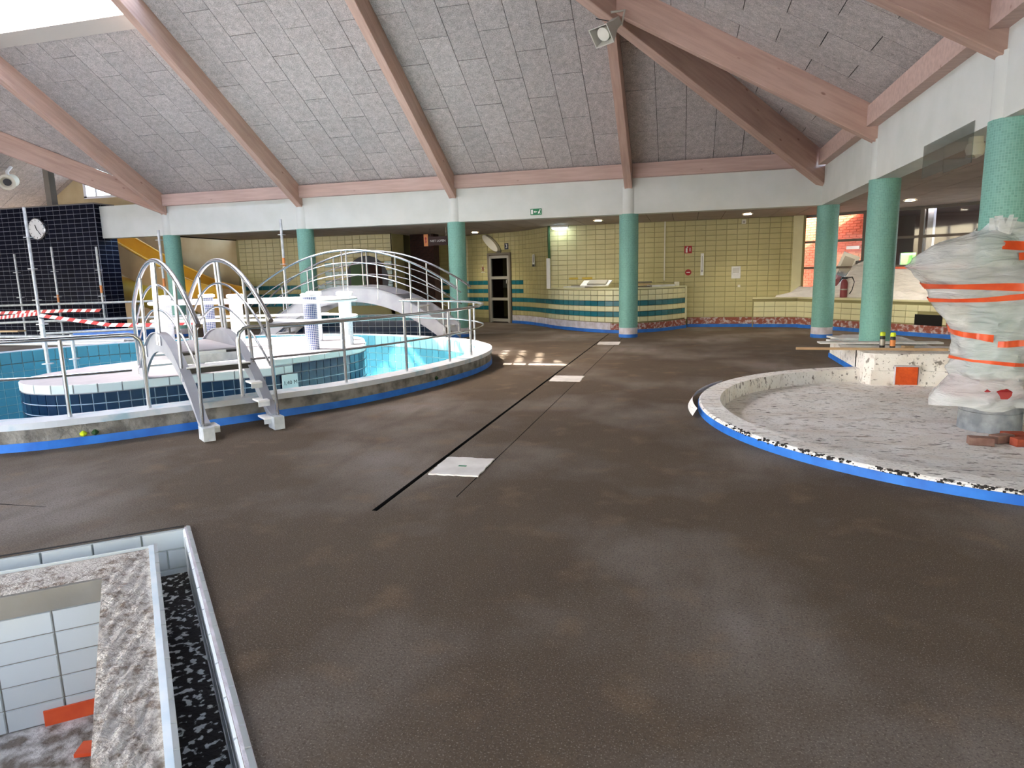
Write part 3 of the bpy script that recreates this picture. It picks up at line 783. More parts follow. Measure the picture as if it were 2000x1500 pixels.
part(ld_, 'ledge_top', MB().prism([(1.77, 19.14), (1.77, 19.05), (2.9, 18.985), tuple(np.array(ls(0))-np.array([.01, .01])), tuple(np.array(ls(5.6))-np.array([.015, .015])), (8.2, 15.9), ws(4.6), ws(0), (3.0, 19.14)], .77, .81), 'pale_yellow_tile')
LM = face_frame((*ls(3.27), 0), lang)
part(ld_, 'opening_shade', plate(LM, .60, .27, .012, 0, .36), 'dark_gap')  # flat near-black plate paints the shade of an opening
LM2 = face_frame((*ls(2.5), 0), lang)
part(ld_, 'torn_base', plate(LM2, 6.2, .17, .02, .5, .17), 'torn_base'); part(ld_, 'tape', plate(LM2, 6.2, .09, .04, .5, .045), 'blue_tape')
lp0 = [(1.8, 19.06), (2.9, 19.0), ls(0), ls(.2)]
part(ld_, 'torn_base', MB().prism(lp0+offset(lp0, -.02, closed=False)[::-1], .085, .265), 'torn_base'); part(ld_, 'tape', MB().prism(lp0+offset(lp0, -.04, closed=False)[::-1], 0, .09), 'blue_tape')
part(ld_, 'torn_patch', plate(face_frame((*ls(3.77), 0), lang), .2, .2, .022, 0, .28), 'torn_base')
wf = struct('window_4', MB().box((*ws(2.3), 2.92), (4.8, .08, .08), wang), 'frame_dark', label='grey framed window wall behind the right columns')
for z in (2.25, 1.57, .84): part(wf, 'transom', MB().box((*ws(2.3), z), (4.8, .07, .06), wang), 'frame_dark')
sm = [0.0, 1.57, 2.83, 4.05, 4.68]
for s_ in sm: part(wf, 'mullion', MB().box((*ws(s_), 1.87), (.09, .09, 2.14), wang), 'frame_dark')
for i in range(4):
    for z0, z1 in ((.87, 1.54), (1.6, 2.22), (2.28, 2.88)):
        part(wf, 'pane', plate(face_frame((*ws((sm[i]+sm[i+1])/2), 0), wang), sm[i+1]-sm[i]-.1, z1-z0, .006, 0, (z0+z1)/2), 'pane_glass')
# what stands behind the glass: brick court under a porch roof at the left, dim room at the right
nrm = np.array([-wu[1], wu[0]])
def wn(s, d): return tuple(WA+wu*s+nrm*d)
cb = struct('wall_courtyard', MB().prism([wn(-2.0, 2.77), wn(1.5, 1.6), wn(1.55, 1.75), wn(-2.0, 2.97)], 0, 4.5), 'brick_out', label='orange brick wall outside the window')
cang = math.atan2(wn(1.5, 1.6)[1]-wn(-2.0, 2.77)[1], wn(1.5, 1.6)[0]-wn(-2.0, 2.77)[0])
it = []
P0, P1 = np.array(wn(-2.0, 2.77)), np.array(wn(1.5, 1.6)); Lc = np.hypot(*(P1-P0))
for r_ in range(34):
    for c_ in range(16):
        s_ = (c_+.5+(.5 if r_ % 2 else 0))*.225
        if s_ > Lc-.12: continue
        p_ = P0+(P1-P0)/Lc*s_; it.append(((p_[0], p_[1], .7+r_*.075), cang+PI, .212, .064, .008, 'brick_out'))
tiles(cb, it, 260, 'brick')
struct('wall_inner_room', MB().prism([wn(1.62, .3), wn(1.68, .3), wn(1.68, 1.8), wn(.5, 4.5), wn(.42, 4.5), wn(1.62, 1.8)], 0, 3.2)
       .prism([wn(.4, 4.5), wn(6, 4.5), wn(6, 4.6), wn(.4, 4.6)], 0, 1.5).prism([wn(.4, 4.5), wn(6, 4.5), wn(6, 4.6), wn(.4, 4.6)], 1.95, 3.2)
       .prism([wn(1.4, 4.5), wn(6, 4.5), wn(6, 4.6), wn(1.4, 4.6)], 1.5, 1.95).prism([wn(.4, 4.5), wn(.97, 4.5), wn(.97, 4.6), wn(.4, 4.6)], 1.5, 1.95)
       .prism([wn(1.62, .25), wn(6, .25), wn(6, 4.6), wn(.4, 4.6), wn(1.62, 1.8)], 3.05, 3.15), 'dark_room')
struct('ceiling_porch', MB().prism([wn(-2.4, .15), wn(1.62, .15), wn(1.62, 1.75), wn(-2.4, 1.75)], 3.1, 3.2), 'orange_wall')  # roof deepened to keep the sun off the brick wall
single('garden_shrub', MB().lathe((*wn(.56, 6.6), 0), [(.25, 0), (.9, .5), (1.3, 1.2), (1.2, 1.9), (.5, 2.5), (.1, 2.7)], 14), 'leaf', (*wn(.56, 6.6), 0), 'green shrub seen through the small far window', 'shrub')
single('window_post', MB().prism([wn(1.62, .12), wn(1.72, .12), wn(1.72, .3), wn(1.62, .3)], .84, 2.95), 'white_lining', (*wn(1.67, .2), .84), 'white outer jamb just left of the thick teal column', 'post')
single('window_post', MB().prism([wn(2.9, .12), wn(3.02, .12), wn(3.02, .3), wn(2.9, .3)], .84, 2.95), 'torn_white', (*wn(2.96, .2), .84), 'pale pink jamb behind the mullion of the dark windows', 'post')
for s_, z_, w8 in ((1.0, 1.9, 'upper left'), (1.2, 1.9, 'upper right'), (1.2, 1.62, 'lower')):
    single('wall_box', plate(face_frame((*wn(s_, 1.68), 0), wang), .12, .14, .05, 0, z_), 'leaf', (*wn(s_, 1.6), z_-.07), w8+' small green box on the orange brick wall outside', 'box', 'green boxes outside the window')
single('outside_lamp', plate(face_frame((*wn(.72, 1.6), 0), wang), .34, .08, .08, 0, 2.1), 'white_lining', (*wn(.72, 1.55), 2.06), 'white strip lamp on the orange brick wall outside', 'light')

def arc(c, r, a0, a1, n=8, ax='xz'):
    return [(c[0]+r*math.cos(a0+(a1-a0)*i/n), c[1], c[2]+r*math.sin(a0+(a1-a0)*i/n)) for i in range(n+1)]
# ------------------------------------------------------------------ swimming pool
cenp = (-8.5, 9.0, 0)
pl = thing('swimming_pool', cenp, 'large emptied swimming pool with turquoise tiles and a raised concrete kerb', 'pool')
K = .28
part(pl, 'kerb', MB().ring(POOL, POOL, 0, .225).ring(POOL_IN, POOL_IN, -.05, .26), 'concrete', label='rough concrete kerb')
PO = offset(POOL, -.015)
part(pl, 'coping', MB().ring(PO, POOL_IN, K, K).ring(PO, PO, .215, K).ring(PO, POOL, .215, .215), 'coping', label='white and pale blue coping')
PT0, PT1 = offset(POOL, -.004), offset(POOL, -.010)
part(pl, 'tape', MB().ring(PT1, PT1, 0.0, .085).ring(PT1, PT0, .085, .085), 'blue_tape', label='blue tape along the kerb foot')
for (x, y, c1) in ((-5.862, 5.045, 'lime'), (-5.80, 5.10, 'green_pipe'), (-3.545, 8.83, 'lime'), (-3.535, 8.87, 'green_pipe')):
    i_ = int(np.argmin([np.hypot(p[0]-x, p[1]-y) for p in POOL])); q_ = offset(POOL, -.004)[i_]
    part(pl, 'paint_mark', MB().lathe((q_[0], q_[1], .115), [(.006, -.03), (.03, -.012), (.034, .008), (.01, .03)], 9), c1)
part(pl, 'wall_body', MB().ring(POOL_IN, POOL_IN, -1.15, K-.002), 'turq_grout')
part(pl, 'pool_floor', MB().poly([POOL_IN[::2]], -1.12), 'turq_light_tile')
it = []
IN = resample(POOL_IN, .2)
for i in range(len(IN)):
    a, b = np.array(IN[i]), np.array(IN[(i+1) % len(IN)]); c = (a+b)/2; L = np.hypot(*(b-a)); t = (b-a)/L; n = np.array([-t[1], t[0]])
    if n@(-c) < .3: continue                     # faces away from the camera side
    ang = math.atan2(b[1]-a[1], b[0]-a[0])
    it.append(((c[0], c[1], .155), ang, L-.01, .23, .008, 'turq_tile' if c[0] < -7 else 'turq_light_tile'))  # top row paler on the right: sunlight put into the tile colour
    for r_ in range(7): it.append(((c[0], c[1], .035-.085-r_*.165), ang, L-.01, .155, .008, 'turq_tile'))
tiles(pl, it, 300)
pc = np.array([-3.95, 11.6])
iv = single('pool_inlet', MB().box((-3.98, 10.85, -.22), (.05, .2, .2), .1), 'white_tile', (-3.98, 10.85, -.32), 'white square inlet cover on the sunlit turquoise pool wall', 'cover')

# island: low left lobe and raised right part
lobe = catmull([(-9.5, 7.75), (-9.3, 7.2), (-8.85, 6.86), (-8.35, 6.78), (-7.95, 6.9), (-7.62, 7.14), (-7.3, 7.5), (-6.85, 8.0), (-6.45, 8.4), (-6.15, 8.72)], 8, closed=False)
front = lobe
right = catmull([(-6.15, 8.72), (-5.93, 9.2), (-5.77, 9.65), (-5.62, 10.15), (-5.66, 10.7), (-5.95, 11.35)], 8, closed=False)
raised = right + catmull([(-5.95, 11.35), (-6.5, 12.2), (-7.3, 12.6), (-8.4, 12.3), (-9.3, 11.5), (-9.75, 10.6), (-9.6, 9.95), (-9.1, 9.65), (-8.2, 9.45), (-7.2, 9.2), (-6.5, 8.95)], 6, closed=False)[1:]
isl = thing('pool_island', (-7.5, 9.3, -1.12), 'white topped island with dark blue tiled sides in the middle of the pool', 'island')
low = lobe + [(-6.4, 9.2), (-7.6, 9.5), (-8.6, 9.5), (-9.2, 9.3), (-9.5, 8.5)]
part(isl, 'low_deck', MB().prism(low, -1.12, .262), 'deck_white')
part(isl, 'raised_deck', MB().prism(raised, -1.12, .385), 'deck_white')
part(isl, 'front_grout', MB().ring(offset(lobe+right[1:], -.004, closed=False), offset(lobe+right[1:], -.004, closed=False), -1.12, .12, closed=False), 'navy_grout')
it = []
def band(path, zc_, h, pitch, mt):
    P = resample(path, pitch, closed=False)
    for i in range(len(P)-1):
        a, b = np.array(P[i]), np.array(P[i+1]); c = (a+b)/2; L = np.hypot(*(b-a))
        it.append(((c[0], c[1], zc_), math.atan2(b[1]-a[1], b[0]-a[0])+PI, L-.01, h-.01, .012, mt))
fp = offset(lobe, -.005, closed=False); rp_ = offset(right, -.005, closed=False)
band(fp, .2, .13, .3, 'white_tile'); band(rp_, .333, .105, .3, 'white_tile')
nr_ = right[:6]
band(offset(nr_, -.005, closed=False), .2, .13, .3, 'white_tile')
rp2 = offset(right[5:], -.005, closed=False)
band(rp2, .208, .145, .15, 'navy_tile')
for k in range(5):
    band(fp, .06-k*.15, .15, .15, 'navy_tile'); band(rp_, .06-k*.15, .15, .15, 'navy_tile')
tiles(isl, it, 300)
part(isl, 'left_end', MB().lathe((-9.55, 10.3, 0), [(.42, -1.1), (.42, .38)], 28), 'turq_light_tile', True)

# depth sign on the island front
sp = np.array([-6.05, 8.95]); sang = math.atan2(.48, .22)
SM = face_frame((-6.02, 8.90, -.005), math.atan2(.5, .24))
sg = single('depth_sign', plate(SM, .27, .27, .02, 0, .0), 'white_tile', (-6.02, 8.9, -.13), 'white square depth sign reading 1,40 M on the dark blue tiles', 'sign')
part(sg, 'lettering', text_mb('1,40 M', .088, SM @ Matrix.Translation((0, .0, .021))), 'black_plastic')

# mosaic pillars and the double rail round them
PP = [(-6.28, 10.05, 'blue_mosaic', 'blue mosaic pillar standing nearest on the island, second from the right'), (-6.05, 10.85, 'pale_mosaic', 'sunlit white mosaic pillar at the right end of the island'),
      (-7.05, 11.45, 'pale_mosaic', 'narrow white pillar just behind the blue mosaic pillar'), (-8.0, 10.35, 'pale_mosaic', 'pale mosaic pillar beside the right handrail of the small bridge'),
      (-8.95, 10.75, 'blue_mosaic', 'dark mosaic pillar seen between the handrails of the small bridge'), (-9.35, 10.1, 'pale_mosaic', 'white pillar at the left end of the island rail')]
for x, y, mt, lab in PP:
    t = thing('mosaic_pillar', (x, y, .385), lab, 'pillar', 'short mosaic pillars on the pool island')
    part(t, 'shaft', MB().lathe((x, y, 0), [(.115, .385), (.115, 1.30)], 24), mt, True)
    part(t, 'cap', MB().lathe((x, y, 0), [(.115, 1.29), (.15, 1.30), (.15, 1.345), (.12, 1.36)], 24), 'white_rail', True)
loop = catmull([(-5.88, 10.1), (-5.82, 10.75), (-6.2, 11.4), (-7.0, 11.7), (-8.2, 11.3), (-9.1, 11.0), (-9.62, 10.5), (-9.5, 9.9), (-8.9, 9.85), (-7.9, 10.08), (-6.9, 10.05), (-6.25, 9.84)], 6)
ir = thing('island_railing', (-7.6, 10.6, .385), 'white double pipe railing looping round the mosaic pillars', 'railing')
part(ir, 'top_rail', MB().tube([(p[0], p[1], 1.22) for p in loop], .032, 8, closed=True), 'white_rail', True)
part(ir, 'lower_rail', MB().tube([(p[0], p[1], .9) for p in loop], .024, 8, closed=True), 'white_rail', True)

# ------------------------------------------------------------------ pool railings
RAIL = offset(POOL, .13)
RA = np.array(RAIL); cum = np.r_[0, np.cumsum(np.hypot(*np.diff(np.r_[RA, RA[:1]], axis=0).T))]
def nearest(p): return int(np.argmin(np.hypot(RA[:, 0]-p[0], RA[:, 1]-p[1])))
def rail_seg(i0, i1):
    n = len(RAIL); out = []; i = i0
    while True:
        out.append(RAIL[i]); 
        if i == i1: break
        i = (i+1) % n
    return out
TOPZ, MIDZ = 1.07, .70
def railing(lab, i0, i1, posts, bend0, bend1, mt='steel'):
    pth = rail_seg(i0, i1); c = pth[len(pth)//2]
    t = thing('pool_railing', (c[0], c[1], K), lab, 'railing', 'steel railings on the pool kerb')
    top = [(p[0], p[1], TOPZ) for p in pth]
    if bend0:
        p, q = pth[0], pth[1]; d = np.array(p)-np.array(q); d /= np.hypot(*d)
        top = [(p[0]+d[0]*.12, p[1]+d[1]*.12, z) for z in (K, TOPZ-.14)]+[(p[0]+d[0]*.10, p[1]+d[1]*.10, TOPZ-.06), (p[0]+d[0]*.05, p[1]+d[1]*.05, TOPZ-.01)]+top
    if bend1:
        p, q = pth[-1], pth[-2]; d = np.array(p)-np.array(q); d /= np.hypot(*d)
        top = top+[(p[0]+d[0]*.05, p[1]+d[1]*.05, TOPZ-.01), (p[0]+d[0]*.10, p[1]+d[1]*.10, TOPZ-.06)]+[(p[0]+d[0]*.12, p[1]+d[1]*.12, z) for z in (TOPZ-.14, K)]
    part(t, 'top_rail', MB().tube(top, .023, 10), mt, True)
    part(t, 'mid_rail', MB().tube([(p[0], p[1], MIDZ) for p in pth], .014, 8), mt, True)
    for p in posts:
        i = nearest(p); q = RAIL[i]
        part(t, 'post', MB().tube([(q[0], q[1], K), (q[0], q[1], TOPZ)], .02, 8), mt, True)
railing('steel railing on the pool kerb left of the small arched bridge', nearest((-9.0, 3.9)), nearest((-5.42, 5.42)), [(-7.6, 4.0), (-5.86, 4.98)], False, True)
railing('steel railing curving round the right end of the pool', nearest((-4.86, 6.5)), nearest((-6.25, 13.6)),
        [(-4.03, 7.3), (-3.55, 8.35), (-3.35, 9.4), (-3.3, 10.2), (-4.1, 12.3), (-4.9, 12.95), (-5.75, 13.4), (-6.2, 13.6)], True, False)

# ------------------------------------------------------------------ small arched bridge
BA, BB = np.array([-4.73, 5.48]), np.array([-4.32, 6.07]); bu = np.array([-.8013, .5983]); bv = (BB-BA)/np.hypot(*(BB-BA))
br = thing('arched_bridge', (-4.52, 5.78, 0), 'small steel arched bridge with round handrails over the near pool edge', 'bridge')
SC = 1.78
def P3(base, s, z, side=0.0):
    p = base+bu*s+bv*side; return Vector((p[0], p[1], z))
def arcz(s, z0, kk=.19): return z0-kk*(s-SC)**2
def stz_top(s): return max(.05, 1.0-.268*(s-SC-.05)**2)
def stz_bot(s): return .76-.262*(s-SC-.05)**2
for base, sgn in ((BA, 1), (BB, -1)):
    # stringer plate
    ss = np.linspace(0.0, 3.62, 40); tp, bt = [], []
    for s in ss:
        zmin = 0.0 if s < 1.8 else .262
        zt_, zb_ = max(stz_top(s), zmin+.16), max(stz_bot(s), zmin)
        tp.append((s, zt_)); bt.append((s, zb_))
    mb = MB(); th = .03
    vs = []
    for (s, z1), (_, z0) in zip(tp, bt):
        for sd in (-th/2, th/2): vs += [P3(base, s, z0, sd), P3(base, s, z1, sd)]
    fs = []
    for i in range(len(ss)-1):
        o = i*4; fs += [(o, o+4, o+5, o+1), (o+2, o+3, o+7, o+6), (o+1, o+5, o+7, o+3), (o, o+2, o+6, o+4)]
    fs += [(0, 1, 3, 2), (len(vs)-4, len(vs)-2, len(vs)-1, len(vs)-3)]
    mb.add(vs, fs)
    # top flange
    fl2 = MB(); vs = []
    for s, z1 in tp:
        for sd in (-.05, .05): vs += [P3(base, s, z1-.006, sd), P3(base, s, z1+.006, sd)]
    fl2.add(vs, fs)
    st = part(br, 'stringer', mb, 'grey_steel_paint', True); part(st, 'flange', fl2, 'grey_steel_paint', True)
    ft = MB(); c0 = P3(base, -.02, .06); ft.box((c0.x, c0.y, .07), (.2, .11, .14), math.atan2(bu[1], bu[0])); part(br, 'foot', ft, 'galv')
    # handrail and intermediate arcs
    rs = np.linspace(-.12, 3.5, 34)
    part(br, 'handrail', MB().tube([P3(base, s, arcz(s, 1.86)) for s in rs]+[P3(base, 3.58, arcz(3.5, 1.86)-.12), P3(base, 3.6, .3)], .027, 10), 'steel', True)
    for z0, a, b in ((1.575, .0, 3.45), (1.28, .02, 3.3)):
        part(br, 'mid_rail', MB().tube([P3(base, s, arcz(s, z0)) for s in np.linspace(a, b, 30)], .014, 8), 'steel', True)
    for s, zlo in ((0.0, .05), (.72, None), (1.72, None), (1.86, None), (2.75, None)):
        lo = zlo if zlo is not None else stz_top(s)-.15
        part(br, 'baluster', MB().tube([P3(base, s, lo, -.03*sgn), P3(base, s, arcz(s, 1.86), -.0)], .019, 8), 'steel', True)
# treads
tw = np.hypot(*(BB-BA))
for s, z in ((.78, .66),):
    c = BA+bu*(s+.02)+bv*tw/2; part(br, 'tread', MB().box((c[0], c[1], z), (.26, tw-.04, .025), math.atan2(bu[1], bu[0])), 'white_lining')
    part(br, 'tread_nosing', MB().box((c[0]-bu[0]*.12, c[1]-bu[1]*.12, z-.03), (.02, tw-.04, .06), math.atan2(bu[1], bu[0])), 'black_plastic')
part(br, 'riser', MB().box((*(BA+bu*1.02+bv*tw/2), .72), (.02, tw-.05, .1), math.atan2(bu[1], bu[0])), 'galv')
for s, z in ((.05, .12), (.20, .29), (.40, .47)):
    for side in ((tw-.07,) if z > .2 else (.07, tw-.07)):
        c = BA+bu*(s+.03)+bv*side; bk_ = part(br, 'tread_bracket', MB().box((c[0], c[1], z), (.22, .12, .02), math.atan2(bu[1], bu[0])), 'white_lining')
        part(bk_, 'bracket_lip', MB().box((c[0]-bu[0]*.1, c[1]-bu[1]*.1, z-.03), (.015, .12, .06), math.atan2(bu[1], bu[0])), 'galv')
c = BA+bu*1.85+bv*tw/2
part(br, 'deck', MB().box((c[0], c[1], .80), (1.55, tw-.04, .03), math.atan2(bu[1], bu[0])), 'deck_white')
part(br, 'deck_edge', MB().box((c[0]-bu[0]*.77, c[1]-bu[1]*.77, .77), (.03, tw-.05, .05), math.atan2(bu[1], bu[0])), 'black_plastic')
part(br, 'maker_plate', MB().box((*(BA+bu*1.06+bv*tw*.55), .775), (.01, .3, .05), math.atan2(bu[1], bu[0])), 'sign_white')
for s, z in ((3.0, .62), (3.3, .45)):
    c = BA+bu*s+bv*tw/2; part(br, 'tread', MB().box((c[0], c[1], z), (.26, tw-.04, .025), math.atan2(bu[1], bu[0])), 'white_lining')

# ------------------------------------------------------------------ long arched bridge
b2 = thing('arched_bridge', (-8.05, 15.1, 0), 'long low arched steel bridge with triple rails behind the pool', 'bridge')
XC, HALF = -7.95, 2.95
def z2(x, z0, kk): return z0-kk*(x-XC)**2
for yy in (14.55, 15.6):
    xs = np.linspace(XC+2.45, XC-2.95, 44); vs = []; th = .03
    for x in xs:
        zt_, zb_ = max(z2(x, 1.41, .17), .12), max(z2(x, 1.02, .165), 0)
        for d in (-th/2, th/2): vs += [(x, yy+d, zb_), (x, yy+d, zt_)]
    fs = []
    for i in range(len(xs)-1):
        o = i*4; fs += [(o, o+4, o+5, o+1), (o+2, o+3, o+7, o+6), (o+1, o+5, o+7, o+3), (o, o+2, o+6, o+4)]
    fs += [(0, 1, 3, 2), (len(vs)-4, len(vs)-2, len(vs)-1, len(vs)-3)]
    st = part(b2, 'stringer', MB().add(vs, fs), 'grey_steel_paint', True)
    vs2 = []
    for x in xs:
        zt_ = max(z2(x, 1.41, .17), .12)
        for d in (-.05, .05): vs2 += [(x, yy+d, zt_-.006), (x, yy+d, zt_+.006)]
    part(st, 'flange', MB().add(vs2, fs), 'grey_steel_paint', True)
    xr = np.linspace(XC+2.75, XC-3.0, 40)
    part(b2, 'handrail', MB().tube([(x, yy, z2(x, 2.27, .126)) for x in xr], .027, 8), 'steel', True)
    for z0 in (1.97, 1.68):
        part(b2, 'mid_rail', MB().tube([(x, yy, z2(x, z0, .126)) for x in np.linspace(XC+2.5, XC-2.9, 36)], .015, 6), 'steel', True)
    for x in (XC+2.4, XC+1.6, XC+.75, XC-.05, XC-.17, XC-1.0, XC-1.8, XC-2.6):
        part(b2, 'baluster', MB().tube([(x, yy, max(z2(x, 1.41, .17)-.25, 0)), (x, yy, z2(x, 2.27, .126))], .02, 8), 'steel', True)
part(b2, 'deck', MB().bx(XC-1.1, XC+1.1, 14.58, 15.57, 1.14, 1.18), 'deck_white')
for k in range(6):
    x = XC+1.2+k*.22; z = 1.03-k*.17
    part(b2, 'tread', MB().bx(x, x+.24, 14.58, 15.57, z, z+.03), 'white_lining')
    x = XC-1.2-k*.22; part(b2, 'tread', MB().bx(x-.24, x, 14.58, 15.57, z, z+.03), 'white_lining')
# second pool edge under the bridge
p2 = thing('bridge_channel', (-8.3, 15.2, 0), 'dark blue tiled channel wall under the long arched bridge', 'pool')
part(p2, 'core', MB().bx(-11.0, -6.2, 15.9, 16.05, 0, .62), 'navy_grout')
it = []
for i in range(24):
    for r_ in range(4): it.append(((-11.0+.1+i*.2, 15.9, .08+r_*.15), PI, .19, .14, .01, 'teal_tile' if r_ == 3 else 'navy_tile'))
tiles(p2, it, 120)

# ------------------------------------------------------------------ black tiled wall with clock
tw_ = struct('wall_left', MB().bx(-24.5, -16.85, 15.92, 16.62, 0, 3.93), 'grey_grout', label='black tiled wall at the left')
it = []
for r_ in range(29):
    z = .07+.133*(r_+.5)
    for c_ in range(17): it.append(((-16.86-.253*(c_+.5), 15.92, z), PI, .238, .120, .008, 'black_tile'))
    for c_ in range(3): it.append(((-16.85, 15.93+.23*(c_+.5), z), -PI/2, .217, .120, .008, 'black_tile'))
tiles(tw_, it, 300)
part(tw_, 'cap', MB().bx(-24.5, -16.83, 15.9, 16.64, 3.93, 3.96), 'frame_dark')
ck = thing('wall_clock', (-18.97, 15.86, 3.28), 'round white wall clock on the black tiled wall', 'clock')
RX = Matrix.Rotation(PI/2, 3, 'X')
part(ck, 'case', MB().lathe((-18.97, 15.92, 3.28), [(.33, 0), (.33, .1), (.30, .12), (.30, .10)], 40, ax=RX), 'steel', True)
part(ck, 'face', MB().lathe((-18.97, 15.82, 3.28), [(.30, -.005), (.30, .004)], 40, ax=RX), 'sign_white')
CM = face_frame((-18.97, 15.81, 3.28), 0)
def hand(ang, l, wdt): return plate(CM @ Matrix.Rotation(ang, 4, 'Z'), wdt, l, .006, 0, l/2-.04)
part(ck, 'hour_hand', hand(math.radians(18), .17, .025), 'black_plastic'); part(ck, 'minute_hand', hand(math.radians(-142), .27, .018), 'black_plastic')
for k in range(12): part(ck, 'hour_mark', plate(CM @ Matrix.Rotation(k*PI/6, 4, 'Z'), .012, .05, .003, 0, .26), 'black_plastic')

# ------------------------------------------------------------------ yellow slide
sl_ = thing('water_slide', (-16.4, 18.0, 0), 'yellow water slide flume coming down beside the black wall', 'slide')
ctr = [(-19.0, 18.0, 2.95), (-18.2, 18.0, 2.55), (-16.7, 18.0, 1.75), (-15.7, 17.95, 1.3), (-14.7, 17.8, .95), (-13.6, 17.5, .75)]
pts = catmull(ctr, 6, closed=False)
def trough(pts, prof, t):
    mb = MB(); n = len(prof)
    for p in pts:
        for (y, z) in prof: mb.v.append((p[0], p[1]+y, p[2]+z))
    for i in range(len(pts)-1):
        for k in range(n-1): mb.f.append((i*n+k, i*n+k+1, (i+1)*n+k+1, (i+1)*n+k))
    return mb
o_ = part(sl_, 'flume', trough(pts, [(-.55, .62), (-.5, .3), (-.42, .02), (-.2, -.18), (0, -.22), (.2, -.18), (.42, .02), (.5, .3), (.55, .62)], .02), 'slide_yellow', True)
part(sl_, 'rim', MB().tube([(p[0], p[1]-.55, p[2]+.62) for p in pts], .035, 8), 'slide_yellow', True)
part(sl_, 'rim', MB().tube([(p[0], p[1]+.55, p[2]+.62) for p in pts], .035, 8), 'slide_yellow', True)
part(sl_, 'side_panel', MB().slab([(p[0], 17.42, p[2]+.58) for p in pts]+[(p[0], 17.42, p[2]-.35) for p in reversed(pts)], (0, 1, 0), .03), 'orange_wall')
part(sl_, 'under_tube', MB().tube([(-18.4, 17.7, 1.55), (-17.3, 17.6, 1.3), (-16.2, 17.5, 1.0), (-15.2, 17.5, .8)], .38, 14), 'slide_dark', True)
for x in (-17.8, -15.6): part(sl_, 'support', MB().tube([(x, 18.0, 0), (x, 18.0, 1.3)], .06, 8), 'galv', True)

# ------------------------------------------------------------------ scaffolding and barrier tape
def scaf_post(x, y, z0, z1, lab, r=.034, orange=None):
    t = thing('scaffold_post', (x, y, z0), lab, 'scaffold', 'upright scaffold poles')
    part(t, 'pole', MB().tube([(x, y, z0), (x, y, z1)], r, 8), 'galv', True)
    z = z0+.5
    while z < z1-.1:
        part(t, 'rosette', MB().lathe((x, y, z), [(.1, -.008), (.1, .008)], 12), 'galv'); z += .75
    if orange: part(t, 'orange_mark', MB().lathe((x, y, orange), [(r+.003, -.11), (r+.003, .11)], 10), 'sign_orange')
scaf_post(-15.35, 12.55, 0, 3.45, 'tall scaffold pole standing in front of the wall clock')
scaf_post(-18.2, 15.55, 0, 2.72, 'scaffold pole on the black wall right of the tall pole', .03, 1.2)
scaf_post(-16.45, 15.45, 0, 2.66, 'scaffold pole near the right corner of the black wall', .03, 1.45)
scaf_post(-19.65, 15.55, 0, 2.55, 'short scaffold pole at the left picture edge', .03)
scaf_post(-14.0, 15.2, 0, 3.02, 'scaffold pole just left of the column by the slide', .034, 1.6)
scaf_post(-10.2, 15.25, 0, 3.14, 'scaffold pole with orange band left of the second column', .034, 2.05)
scaf_post(-11.7, 9.6, -1.12, .98, 'scaffold pole standing in the pool behind the left railing post', .034)
scaf_post(-11.85, 10.3, -1.12, .62, 'short scaffold pole in the pool next to the other one', .034)
def ledger(a, b, lab): single('scaffold_ledger', MB().tube([a, b], .03, 8), 'galv', tuple((Vector(a)+Vector(b))/2), lab, 'scaffold', 'horizontal scaffold tubes', True)
ledger((-21.5, 15.3, 1.0), (-12.7, 15.0, 1.12), 'long horizontal scaffold tube across the foot of the black wall')
ledger((-15.4, 12.55, .42), (-12.3, 13.6, .5), 'white scaffold tube right of the tall pole at kerb height')
ledger((-18.2, 13.4, .62), (-12.4, 14.6, .72), 'horizontal scaffold tube low behind the pool')
ledger((-18.5, 12.6, .32), (-13.2, 12.9, .34), 'lowest scaffold tube on the floor behind the pool')
def btape(pts, lab, n=None):
    """red and white striped barrier tape made of coloured lengths"""
    P = [Vector(p) for p in pts]; c = P[0].lerp(P[-1], .5)
    t = thing('barrier_tape', tuple(c), lab, 'tape', 'red and white barrier tapes')
    for i in range(len(P)-1):
        d = P[i+1]-P[i]; L = d.length; k = max(2, int(L/.16)); s = Vector((0, 0, .045))
        for j in range(k):
            a, b = P[i]+d*(j/k), P[i]+d*((j+1)/k); off = d.normalized()*.05
            part(t, 'tape_length', MB().add([a-s-off, b-s-off, b+s+off, a+s+off], [(0, 1, 2, 3)]), 'tape_red' if j % 2 else 'tape_white')
btape([(-20.6, 15.0, .80), (-17.0, 14.9, .87), (-16.0, 14.9, .86)], 'upper red and white tape stretched along the black wall')
btape([(-20.4, 14.6, .62), (-15.4, 12.62, .92)], 'red and white tape slanting up to the tall scaffold pole')
btape([(-15.3, 12.5, .88), (-13.4, 12.7, .62), (-12.2, 12.9, .60), (-10.9, 13.2, .66)], 'red and white tape sagging from the tall pole towards the small bridge')
def bundle(x0, x1, y, n, lab, mt):
    for k in range(n):
        a = (x0, y+k*.13, .06+.05*(k % 2)); b = (x1, y+.3+k*.16, .06+.05*(k % 2))
        single('loose_pipe', MB().tube([a, b], .045, 8), mt, (a[0]*.5+b[0]*.5, a[1]*.5+b[1]*.5, .02), ['nearest', 'second nearest', 'third', 'farthest'][k]+' '+lab, 'pipe', 'loose pipes on the floor behind the pool', True)
bundle(-19.5, -14.2, 13.4, 4, 'of four white pipes lying on the floor before the black wall', 'white_lining')
single('blue_tarp', MB().bx(-16.4, -14.3, 14.3, 15.0, 0, .34), 'blue_tape', (-15.3, 14.6, 0), 'folded blue tarp low in front of the black wall', 'tarp')
single('timber_plank', MB().box((-18.6, 13.2, .42), (3.2, .25, .04), .1), 'lath', (-18.6, 13.2, .4), 'pale timber plank behind the pool at the left edge', 'plank')

